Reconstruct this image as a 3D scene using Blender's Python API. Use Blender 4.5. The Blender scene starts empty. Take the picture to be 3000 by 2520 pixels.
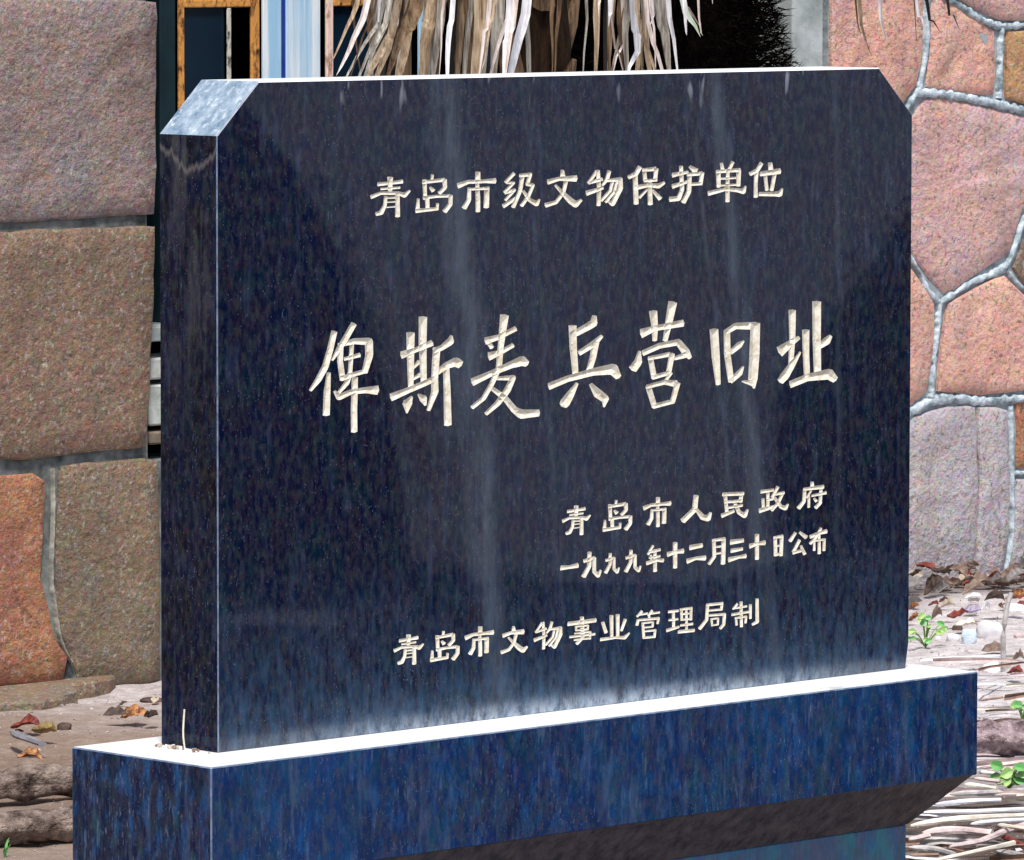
import bpy, bmesh, math, random
import numpy as np
from mathutils import Vector, Matrix, noise
from mathutils.geometry import delaunay_2d_cdt
random.seed(7)
S = bpy.context.scene
COL = S.collection
# ------------------------------------------------------------ camera, world, sun, exposure
cam_d = bpy.data.cameras.new('camera'); cam = bpy.data.objects.new('camera', cam_d); COL.objects.link(cam)
cam_d.sensor_width = 36; cam_d.lens = 216.56; cam_d.clip_start = .1; cam_d.clip_end = 2000
Rv = Vector((0.71664, -0.69744, 0.00152)); Uv = Vector((0.05581, 0.05953, 0.99667)); Fv = Vector((0.69521, 0.71417, -0.08159))
M = Matrix((Rv, Uv, -Fv)).transposed().to_4x4(); M.translation = Vector((-5.33246, -5.35240, 1.51299))
cam.matrix_world = M
S.camera = cam
S.render.resolution_x = 1024; S.render.resolution_y = 860
SUN_EL = math.radians(60); SUN_AZ = math.radians(222)      # compass bearing the light comes from (y = north)
world = bpy.data.worlds.new('World'); S.world = world; world.use_nodes = True
wn = world.node_tree.nodes; wl = world.node_tree.links
sky = wn.new('ShaderNodeTexSky'); sky.sky_type = 'NISHITA'; sky.sun_disc = False
sky.sun_elevation = SUN_EL; sky.sun_rotation = SUN_AZ; sky.dust_density = 2.0; sky.air_density = 1.0
bg = wn['Background']; bg.inputs['Strength'].default_value = 0.11
wl.new(sky.outputs[0], bg.inputs['Color'])
sd = bpy.data.lights.new('sun', 'SUN'); sd.energy = 3.1; sd.angle = math.radians(9); sd.color = (1, .965, .9)
sun = bpy.data.objects.new('sun', sd); COL.objects.link(sun)
dv = Vector((math.sin(SUN_AZ)*math.cos(SUN_EL), math.cos(SUN_AZ)*math.cos(SUN_EL), math.sin(SUN_EL)))
sun.rotation_euler = dv.to_track_quat('Z', 'Y').to_euler()
S.view_settings.view_transform = 'Standard'; S.view_settings.look = 'None'
S.view_settings.exposure = 0.45; S.view_settings.gamma = 1; S.view_settings.use_curve_mapping = False

# ------------------------------------------------------------ helpers
def mesh(name, v, f, smooth=False):
    me = bpy.data.meshes.new(name); me.from_pydata([tuple(p) for p in v], [], [tuple(q) for q in f]); me.update()
    if smooth: me.polygons.foreach_set('use_smooth', [True]*len(me.polygons))
    return me
def link(name, me, mat=None, parent=None, loc=None, rot=None, scale=None, kind=None):
    o = bpy.data.objects.new(name, me); COL.objects.link(o)
    if mat is not None:
        if len(me.materials) == 0: me.materials.append(mat)
    if parent is not None: o.parent = parent
    if loc is not None: o.location = loc
    if rot is not None: o.rotation_euler = rot
    if scale is not None: o.scale = scale
    if kind: o['kind'] = kind
    return o
def thing(name, label, cat, loc=(0, 0, 0), group=None):
    o = bpy.data.objects.new(name, None); COL.objects.link(o); o.empty_display_size = .1
    o.location = loc; o['label'] = label; o['category'] = cat
    if group: o['group'] = group
    return o
def tag(o, label, cat, group=None):
    o['label'] = label; o['category'] = cat
    if group: o['group'] = group
    return o
def box_vf(x0, x1, y0, y1, z0, z1):
    v = [(x0,y0,z0),(x1,y0,z0),(x1,y1,z0),(x0,y1,z0),(x0,y0,z1),(x1,y0,z1),(x1,y1,z1),(x0,y1,z1)]
    return v, [(0,3,2,1),(4,5,6,7),(0,1,5,4),(1,2,6,5),(2,3,7,6),(3,0,4,7)]
def bev_box(name, x0, x1, y0, y1, z0, z1, b=.002, seg=1):
    bm = bmesh.new(); v, f = box_vf(x0, x1, y0, y1, z0, z1); vs = [bm.verts.new(p) for p in v]
    for q in f: bm.faces.new([vs[i] for i in q])
    if b: bmesh.ops.bevel(bm, geom=bm.edges[:], offset=b, segments=seg, affect='EDGES', profile=.6)
    me = bpy.data.meshes.new(name); bm.to_mesh(me); bm.free(); return me
def tube_vf(pts, rad, n=10, wob=0.0, seed=0, caps=True):
    v = []; f = []; P = [Vector(p) for p in pts]; k = len(P)
    for i, p in enumerate(P):
        d = (P[min(i+1,k-1)]-P[max(i-1,0)]).normalized()
        a = d.cross(Vector((0,0,1)));  a = a.normalized() if a.length > .1 else Vector((1,0,0))
        b = d.cross(a).normalized(); r = rad[i] if hasattr(rad, '__len__') else rad
        for j in range(n):
            t = 2*math.pi*j/n
            w = 1+wob*noise.noise(Vector((p.x*14+seed, p.z*14+math.cos(t)*1.7, p.y*14+math.sin(t)*1.7)))
            v.append(p+(a*math.cos(t)+b*math.sin(t))*r*w)
    for i in range(k-1):
        for j in range(n):
            f.append((i*n+j, i*n+(j+1)%n, (i+1)*n+(j+1)%n, (i+1)*n+j))
    if caps: f.append(tuple(range(n-1,-1,-1))); f.append(tuple((k-1)*n+j for j in range(n)))
    return v, f
def resample(pts, n):
    P = [Vector(p) for p in pts]; L = [0]
    for a, b in zip(P, P[1:]): L.append(L[-1]+(b-a).length)
    out = []
    for i in range(n+1):
        t = L[-1]*i/n; j = 0
        while j < len(P)-2 and L[j+1] < t: j += 1
        u = (t-L[j])/max(L[j+1]-L[j], 1e-9)
        p0, p1, p2, p3 = P[max(j-1,0)], P[j], P[j+1], P[min(j+2,len(P)-1)]
        out.append(.5*((2*p1)+(p2-p0)*u+(2*p0-5*p1+4*p2-p3)*u*u+(3*p1-p0-3*p2+p3)*u**3))
    return out

# ------------------------------------------------------------ material toolkit
class NT:
    def __init__(s, name):
        s.m = bpy.data.materials.new(name); s.m.use_nodes = True; s.t = s.m.node_tree; s.n = s.t.nodes; s.l = s.t.links
        s.b = s.n['Principled BSDF']; s.tc = s.n.new('ShaderNodeTexCoord'); s.co = s.tc.outputs['Object']
    def mapping(s, scale=(1,1,1), loc=(0,0,0), rot=(0,0,0), src=None):
        m = s.n.new('ShaderNodeMapping'); m.inputs['Scale'].default_value = scale; m.inputs['Location'].default_value = loc; m.inputs['Rotation'].default_value = rot
        s.l.new(src or s.co, m.inputs['Vector']); return m.outputs[0]
    def noise(s, scale, det=3, rough=.55, vec=None, color=False, dist=0):
        k = s.n.new('ShaderNodeTexNoise'); k.inputs['Scale'].default_value = scale; k.inputs['Detail'].default_value = det
        k.inputs['Roughness'].default_value = rough; k.inputs['Distortion'].default_value = dist
        s.l.new(vec or s.co, k.inputs['Vector']); return k.outputs['Color' if color else 'Fac']
    def ramp(s, fac, stops):
        r = s.n.new('ShaderNodeValToRGB'); e = r.color_ramp.elements
        while len(e) < len(stops): e.new(.5)
        for el, (p, c) in zip(e, stops):
            el.position = p; el.color = (c, c, c, 1) if not hasattr(c, '__len__') else (*c, 1)
        s.l.new(fac, r.inputs[0]); return r.outputs[0]
    def mix(s, fac, a, b, mode='MIX'):
        m = s.n.new('ShaderNodeMix'); m.data_type = 'RGBA'; m.blend_type = mode
        def put(sock, v):
            if isinstance(v, (int, float)): sock.default_value = v if sock.type == 'VALUE' else (v, v, v, 1)
            elif isinstance(v, tuple): sock.default_value = (*v, 1)
            else: s.l.new(v, sock)
        put(m.inputs[0], fac); put(m.inputs[6], a); put(m.inputs[7], b); return m.outputs[2]
    def math(s, op, a, b=0.0, c=None, clamp=False):
        m = s.n.new('ShaderNodeMath'); m.operation = op; m.use_clamp = clamp
        for i, v in enumerate((a, b) if c is None else (a, b, c)):
            if isinstance(v, (int, float)): m.inputs[i].default_value = v
            else: s.l.new(v, m.inputs[i])
        return m.outputs[0]
    def sep(s, v=None):
        x = s.n.new('ShaderNodeSeparateXYZ'); s.l.new(v or s.co, x.inputs[0]); return x.outputs
    def rnd(s):
        return s.n.new('ShaderNodeObjectInfo').outputs['Random']
    def bump(s, h, strength=.4, dist=.01):
        b = s.n.new('ShaderNodeBump'); b.inputs['Strength'].default_value = strength; b.inputs['Distance'].default_value = dist
        s.l.new(h, b.inputs['Height']); s.l.new(b.outputs[0], s.b.inputs['Normal'])
    def set(s, color=None, rough=None, spec=None, metal=None):
        for k, v in (('Base Color', color), ('Roughness', rough), ('Specular IOR Level', spec), ('Metallic', metal)):
            if v is None: continue
            sk = s.b.inputs[k]
            if isinstance(v, tuple): sk.default_value = (*v, 1)
            elif isinstance(v, (int, float)): sk.default_value = v
            else: s.l.new(v, sk)
        return s.m

def granite(name, base=(.0015,.004,.024), alt=(.008,.006,.020), green=(.002,.011,.024), streak=1.0, rough=(.015,.035), film=0.0, stains=False, drips=0.0, blobs=0.0, filmc=(.025,.05,.13), spec=.46):
    t = NT(name)
    mott = t.noise(38, 4, .6, t.mapping((1,1,.55)))
    c = t.mix(t.ramp(mott, [(.40,0),(.60,1)]), base, alt)
    m2 = t.noise(30, 4, .6, t.mapping((1,1,.5), (3.3,1.2,7.7)))
    c = t.mix(t.ramp(m2, [(.48,0),(.64,1)]), c, green)
    # broad dusty film, uneven; on the cap it paints a blue reflection
    broad = t.noise(3.6, 4, .6, t.mapping((1,1,.6), (9,1,2)))
    c = t.mix(t.math('MULTIPLY', t.ramp(broad, [(.36,0),(.74,1)]), .09+film), c, filmc)
    # crystals of many tints
    hue = t.noise(230, 2, .6, t.mapping((1,1,.5)), color=True)
    hs = t.n.new('ShaderNodeHueSaturation'); hs.inputs['Saturation'].default_value = 1.5; hs.inputs['Value'].default_value = .13; t.l.new(hue, hs.inputs['Color'])
    c = t.mix(t.ramp(t.noise(120, 3, .6, t.mapping((1,1,.5),(4,0,0))), [(.42,.0),(.62,.32)]), c, hs.outputs[0])
    if blobs:
        b1 = t.ramp(t.noise(60, 5, .72, t.mapping((1,1,.40), (2,2,2))), [(.50,0),(.68,1)]); c = t.mix(t.math('MULTIPLY', b1, blobs), c, (.02,.13,.36))
        b2 = t.ramp(t.noise(52, 4, .7, t.mapping((1,1,.30), (7,5,1))), [(.56,0),(.70,1)]); c = t.mix(t.math('MULTIPLY', b2, blobs*.8), c, (.03,.13,.14))
        b3 = t.ramp(t.noise(40, 4, .7, t.mapping((1,1,.34), (1,9,4))), [(.56,0),(.72,1)]); c = t.mix(t.math('MULTIPLY', b3, blobs*.8), c, (.05,.045,.17))
        b4 = t.ramp(t.noise(120, 3, .6, t.mapping((1,1,.20), (3,8,4))), [(.62,0),(.72,1)]); c = t.mix(t.math('MULTIPLY', b4, blobs*.55), c, (.20,.30,.50))
    # rain-drawn flecks, longer than wide
    fl = t.noise(260, 2, .5, t.mapping((1,1,.30)))
    fm = t.ramp(fl, [(.62,0),(.76,1)])
    pt = t.ramp(t.noise(9, 3, .6), [(.35,.2),(.7,1)])
    c = t.mix(t.math('MULTIPLY', t.math('MULTIPLY', fm, pt), .40*streak), c, (.17,.21,.32))
    fl2 = t.noise(75, 3, .6, t.mapping((1,1,.16), (5,5,5)))
    c = t.mix(t.math('MULTIPLY', t.ramp(fl2, [(.54,0),(.76,1)]), .22*streak), c, (.09,.13,.24))
    vor = t.n.new('ShaderNodeTexVoronoi'); vor.inputs['Scale'].default_value = 210; t.l.new(t.mapping((1,1,.7)), vor.inputs['Vector'])
    gr = t.ramp(vor.outputs['Distance'], [(.08,1),(.16,0)])
    c = t.mix(t.math('MULTIPLY', t.math('MULTIPLY', gr, pt), .5), c, (.26,.28,.36))
    sx = t.sep()
    R = t.ramp(t.noise(60, 3, .6), [(.3,rough[0]),(.75,rough[1])])
    if stains:
        wob = t.math('MULTIPLY', t.math('SUBTRACT', t.noise(7, 3, .6, t.mapping((.001,.001,1))), .5), .05)
        for (a, b, w, k, sd_) in ((-.1402,-.1251,.034,.55,1.0),(.3488,-.1544,.020,.45,4.0),(.30,-.15,.006,.25,7.0),(.47,-.02,.008,.22,9.0),(-.02,-.11,.006,.2,11.0)):
            cx = t.math('ADD', t.math('MULTIPLY', sx['Z'], b), a)
            d = t.math('ABSOLUTE', t.math('SUBTRACT', t.math('SUBTRACT', sx['X'], cx), wob))
            mk = t.math('SUBTRACT', 1.0, t.math('DIVIDE', d, w), clamp=True)
            mk = t.ramp(mk, [(0,0),(.5,.6),(1,1)])
            n = t.ramp(t.noise(22, 5, .7, t.mapping((1.6,1,.3), (sd_,0,0))), [(.36,.12),(.66,1)])
            c = t.mix(t.math('MULTIPLY', t.math('MULTIPLY', mk, n), k), c, (.12,.15,.19))
        # dried splash plus painted-in glow reflected off the ledge; lime beads up top
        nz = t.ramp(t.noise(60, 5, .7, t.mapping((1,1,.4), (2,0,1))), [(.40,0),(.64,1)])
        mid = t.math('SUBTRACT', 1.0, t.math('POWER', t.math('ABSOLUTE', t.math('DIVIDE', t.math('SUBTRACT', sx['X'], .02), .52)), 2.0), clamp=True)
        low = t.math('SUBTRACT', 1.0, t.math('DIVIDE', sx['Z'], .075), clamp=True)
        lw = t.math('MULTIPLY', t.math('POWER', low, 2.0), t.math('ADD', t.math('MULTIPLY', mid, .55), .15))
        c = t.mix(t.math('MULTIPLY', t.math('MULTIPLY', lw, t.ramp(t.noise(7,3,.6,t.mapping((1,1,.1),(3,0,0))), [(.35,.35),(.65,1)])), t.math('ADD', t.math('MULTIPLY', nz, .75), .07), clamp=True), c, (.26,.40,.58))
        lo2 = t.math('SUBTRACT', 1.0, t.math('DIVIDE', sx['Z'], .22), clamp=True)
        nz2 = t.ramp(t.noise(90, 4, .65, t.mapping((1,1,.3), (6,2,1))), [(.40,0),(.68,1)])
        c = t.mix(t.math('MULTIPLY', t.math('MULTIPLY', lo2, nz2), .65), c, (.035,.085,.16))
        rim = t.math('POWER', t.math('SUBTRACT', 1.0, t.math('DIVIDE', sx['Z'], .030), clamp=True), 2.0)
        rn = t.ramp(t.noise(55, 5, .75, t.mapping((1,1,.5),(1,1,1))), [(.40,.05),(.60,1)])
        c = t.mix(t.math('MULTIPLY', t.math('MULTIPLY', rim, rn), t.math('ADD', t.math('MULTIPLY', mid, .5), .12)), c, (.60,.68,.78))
        R = t.mix(t.ramp(sx['Z'], [(0,1),(.12,0)]), R, (.16,.16,.16))
        top = t.math('SUBTRACT', 1.0, t.math('DIVIDE', t.math('SUBTRACT', .782, sx['Z']), .055), clamp=True)
        n3 = t.ramp(t.noise(60, 2, .5, t.mapping((1,1,.25), (8,0,1))), [(.63,0),(.71,1)])
        c = t.mix(t.math('MULTIPLY', t.math('MULTIPLY', top, n3), .6), c, (.42,.44,.5))
    if drips:
        n4 = t.ramp(t.noise(34, 4, .7, t.mapping((1,1,.12), (1,6,1))), [(.52,0),(.70,1)])
        hi = t.ramp(t.math('ADD', t.math('MULTIPLY', t.noise(5, 2, .5), .5), t.math('MULTIPLY', sx['Z'], .6)), [(.35,.05),(.8,1)])
        c = t.mix(t.math('MULTIPLY', t.math('MULTIPLY', n4, hi), drips), c, (.17,.16,.16))
        # tide mark of dried water below the chamfer
        tz = t.math('ADD', sx['Z'], t.math('MULTIPLY', t.noise(24, 4, .6, t.mapping((1,1,.02),(3,3,3))), .12))
        tm = t.math('SUBTRACT', 1.0, t.math('DIVIDE', t.math('ABSOLUTE', t.math('SUBTRACT', tz, .75)), .006), clamp=True)
        c = t.mix(t.math('MULTIPLY', tm, .35), c, (.30,.27,.25))
    m = t.set(color=c, rough=R, spec=spec)
    if not stains: t.bump(t.noise(160, 3, .6), .04, .001)
    return m
def stone_mat(name, a, b, c3, speck=(.75,.7,.66), dark=(.10,.08,.08)):
    t = NT(name); r = t.rnd(); off = t.n.new('ShaderNodeVectorMath'); off.operation = 'ADD'
    sc = t.n.new('ShaderNodeVectorMath'); sc.operation = 'SCALE'; cmb = t.n.new('ShaderNodeCombineXYZ')
    t.l.new(r, cmb.inputs[0]); t.l.new(r, cmb.inputs[2]); t.l.new(cmb.outputs[0], sc.inputs[0]); sc.inputs['Scale'].default_value = 31
    t.l.new(t.co, off.inputs[0]); t.l.new(sc.outputs[0], off.inputs[1]); V = off.outputs[0]
    n1 = t.noise(4.2, 6, .68, V); n2 = t.noise(13, 5, .7, t.mapping((1,1,1),(4,4,4),src=V))
    c = t.mix(t.ramp(n1, [(.36,0),(.64,1)]), a, b)
    c = t.mix(t.ramp(n2, [(.45,0),(.72,.8)]), c, c3)
    g1 = t.noise(95, 3, .7, V); c = t.mix(t.ramp(g1, [(.54,0),(.70,.50)]), c, speck)
    g2 = t.noise(80, 3, .7, t.mapping((1,1,1),(7,1,3),src=V)); c = t.mix(t.ramp(g2, [(.53,0),(.70,.72)]), c, dark)
    g3 = t.noise(60, 3, .7, t.mapping((1,1,1),(1,9,3),src=V)); c = t.mix(t.ramp(g3, [(.5,0),(.7,.5)]), c, (min(a[0]*1.3,1),a[1]*.85,a[2]*.75))
    hn = t.noise(62, 3, .7, t.mapping((1,1,1),(5,3,9),src=V), color=True)
    hs = t.n.new('ShaderNodeHueSaturation'); hs.inputs['Saturation'].default_value = 1.25; hs.inputs['Value'].default_value = .85; t.l.new(hn, hs.inputs['Color'])
    c = t.mix(.42, c, hs.outputs[0], 'OVERLAY')
    st_ = t.ramp(t.noise(3.1, 4, .6, t.mapping((1.6,1,.5),(2,5,8),src=V)), [(.50,0),(.74,.5)])
    c = t.mix(st_, c, (a[0]*.42, a[1]*.42, a[2]*.45))
    m = t.set(color=c, rough=.9, spec=.2)
    hh = t.math('ADD', t.math('MULTIPLY', t.noise(70, 5, .7, V), .6), t.noise(14, 4, .6, V))
    t.bump(hh, 1.0, .018)
    return m
def plain(name, a, b, scale=20, rough=.8, spec=.3, bump=.3, stretch=(1,1,1), rand=0.0, metal=0, thr=(.35,.65), bd=.004):
    t = NT(name); V = t.mapping(stretch)
    c = t.mix(t.ramp(t.noise(scale, 5, .65, V), [(thr[0],0),(thr[1],1)]), a, b)
    if rand:
        c = t.mix(t.math('MULTIPLY', t.rnd(), rand), c, (min(1,b[0]*1.35), min(1,b[1]*1.25), min(1,b[2]*1.1)))
    m = t.set(color=c, rough=rough, spec=spec, metal=metal)
    if bump: t.bump(t.noise(scale*2.5, 4, .65, V), bump, bd)
    return m

# ------------------------------------------------------------ ground
def gh(x, y):
    h = .018*noise.noise(Vector((x*1.1, y*1.1, 0))) + .009*noise.noise(Vector((x*5, y*5, 3))) + .006*noise.noise(Vector((x*17, y*17, 5)))
    if abs(x) < 1.0 and abs(y) < .6: h *= .2
    return h - .006
def axis(lo, hi, a, b, fine):
    xs = list(np.arange(a, b+1e-6, fine)); s = fine; x = b
    while x < hi: s *= 1.35; x += s; xs.append(min(x, hi))
    s = fine; x = a; l = []
    while x > lo: s *= 1.35; x -= s; l.append(max(x, lo))
    return l[::-1]+xs
XS = axis(-400, 400, .2, 5.8, .025); YS = axis(-400, 60, .4, 4.15, .025)
gv = [(x, y, gh(x, y) if (abs(x) < 12 and abs(y) < 12) else -.006) for y in YS for x in XS]
nx = len(XS); gf = [(j*nx+i, j*nx+i+1, (j+1)*nx+i+1, (j+1)*nx+i) for j in range(len(YS)-1) for i in range(nx-1)]
t = NT('bare pinkish soil')
n1 = t.noise(1.3, 5, .6); n2 = t.noise(24, 5, .7); n3 = t.noise(120, 3, .7)
c = t.mix(t.ramp(n1, [(.38,0),(.6,1)]), (.17,.115,.085), (.26,.195,.155))
c = t.mix(t.ramp(n2, [(.45,0),(.7,.8)]), c, (.34,.26,.22)); c = t.mix(t.ramp(n3, [(.56,0),(.72,.6)]), c, (.14,.11,.10))
xs_ = t.sep()['X']; c = t.mix(t.ramp(t.math('MULTIPLY_ADD', t.noise(2.5,3,.6), .5, t.math('MULTIPLY', t.math('SUBTRACT', xs_, 2.0), .5)), [(.3,0),(.75,1)]), c, t.mix(t.ramp(n2,[(.4,0),(.65,1)]), (.46,.41,.41), (.70,.66,.67)))
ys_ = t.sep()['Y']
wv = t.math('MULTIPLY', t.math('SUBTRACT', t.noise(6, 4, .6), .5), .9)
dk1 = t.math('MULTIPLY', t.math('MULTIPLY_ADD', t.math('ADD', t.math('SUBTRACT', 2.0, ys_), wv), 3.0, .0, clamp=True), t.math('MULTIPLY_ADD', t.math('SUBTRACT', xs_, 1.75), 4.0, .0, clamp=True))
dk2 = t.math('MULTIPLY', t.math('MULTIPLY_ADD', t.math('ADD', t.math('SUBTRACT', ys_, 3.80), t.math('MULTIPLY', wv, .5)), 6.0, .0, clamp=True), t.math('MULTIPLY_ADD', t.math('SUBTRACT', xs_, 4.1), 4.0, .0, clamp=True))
c = t.mix(t.math('MAXIMUM', t.math('MULTIPLY', dk1, .9), t.math('MULTIPLY', dk2, .85)), c, t.mix(n2, (.030,.020,.016), (.17,.12,.10)))  # dark soil under straw and wall-foot leaves, with their shade painted in
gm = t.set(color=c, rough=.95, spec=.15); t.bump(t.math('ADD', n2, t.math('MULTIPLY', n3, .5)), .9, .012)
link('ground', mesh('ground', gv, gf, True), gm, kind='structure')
pv = []; pf = []
for i in range(81):
    x = 2.0+i*.0825; e = -4.6-1.3*noise.noise(Vector((x*.9, 1, 0)))-.7*noise.noise(Vector((x*2.7, 4, 0)))
    pv += [(x, -1.5, .03), (x, -3.0, .06), (x, e, .026), (x, e-.03, -.02)]
for i in range(80):
    for j in range(3): pf.append((i*4+j, i*4+j+1, i*4+j+5, i*4+j+4))
link('added_dark_bed', mesh('added_dark_bed', pv, pf), plain('dark soil of added bed', (.02,.017,.014), (.05,.042,.036), 12, .95, .1, .5), kind='structure')  # unseen bed, added to darken the lower reflection in the slab
pv, pf = box_vf(-60, 60, -80, -1.3, -.2, .022); pv = pv
link('added_yard_paving', mesh('added_yard_paving', pv, pf), plain('grey of added yard paving', (.22,.225,.25), (.28,.285,.31), 3, .9, .2, .3), kind='structure')  # unseen paving, added to set the tone mirrored in the slab

# ------------------------------------------------------------ monument
Z0 = .55
HW, TH, HS = .6, .1018, .7818
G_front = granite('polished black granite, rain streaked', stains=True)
G_side = granite('black granite, drip marked', base=(.001,.004,.026), alt=(.003,.003,.010), green=(.001,.008,.022), drips=.36, streak=.9, spec=.12, film=-.07)
G_cap = granite('blue black granite, dusty', base=(.0015,.014,.080), alt=(.005,.010,.045), green=(.002,.026,.070), streak=1.6, film=.22, blobs=.30, rough=(.12,.3), filmc=(.006,.09,.30), spec=.18)  # blue film paints the ground's bluish reflection onto the cap
G_base = granite('dusty granite of base', base=(.05,.14,.28), alt=(.10,.13,.24), green=(.04,.24,.30), streak=1.5, blobs=.6, film=.3, rough=(.3,.5), filmc=(.10,.26,.46))
td = NT('dust and painted glare on granite top')  # dust kept near white, with the glare of the top painted in
dn = td.noise(20, 4, .6)
dc = td.mix(td.ramp(dn, [(.35,0),(.7,1)]), (.86,.86,.86), (.93,.93,.91))
dc = td.mix(td.ramp(td.noise(160,3,.7), [(.66,0),(.78,.4)]), dc, (.6,.6,.62))
dc = td.mix(td.ramp(td.noise(9, 6, .75, td.mapping((1,1,1),(3,3,0))), [(.60,0),(.68,.55)]), dc, (.42,.42,.44))
G_top = td.set(color=dc, rough=.35, spec=.8)
tc_ = NT('silvery worn chamfer granite')  # silver tone paints sky sheen and sunlight over the dust
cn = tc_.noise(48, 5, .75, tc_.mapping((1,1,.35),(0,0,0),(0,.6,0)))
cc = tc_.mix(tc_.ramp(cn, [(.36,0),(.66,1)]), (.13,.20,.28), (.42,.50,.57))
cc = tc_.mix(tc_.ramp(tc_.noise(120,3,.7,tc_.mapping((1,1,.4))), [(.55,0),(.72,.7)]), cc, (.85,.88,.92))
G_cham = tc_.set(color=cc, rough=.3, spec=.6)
paint = plain('aged cream lettering paint', (.62,.54,.40), (.88,.83,.72), 90, .7, .3, .2)

mon = thing('stone_monument', 'black granite heritage tablet with chamfered corners and cream carved Chinese lettering on a plinth', 'monument', (0, 0, 0))
# octagon (front view), clockwise from lower left
OCT = [(-HW,0),(HW-.006,0),(HW,.034),(HW,HS-.062),(HW-.0652,HS),(-HW+.0652,HS),(-HW,HS-.062)]
def inset(poly, d):
    n = len(poly); out = []
    for i in range(n):
        p0 = Vector(poly[i-1]); p1 = Vector(poly[i]); p2 = Vector(poly[(i+1)%n])
        a = (p1-p0).normalized(); b = (p2-p1).normalized(); na = Vector((-a.y,a.x)); nb = Vector((-b.y,b.x))
        m = (na+nb); m /= max(m.dot(na), .2); out.append(tuple(p1+m*d))
    return out
BV = .0013
OI = inset(OCT, BV)
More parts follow.
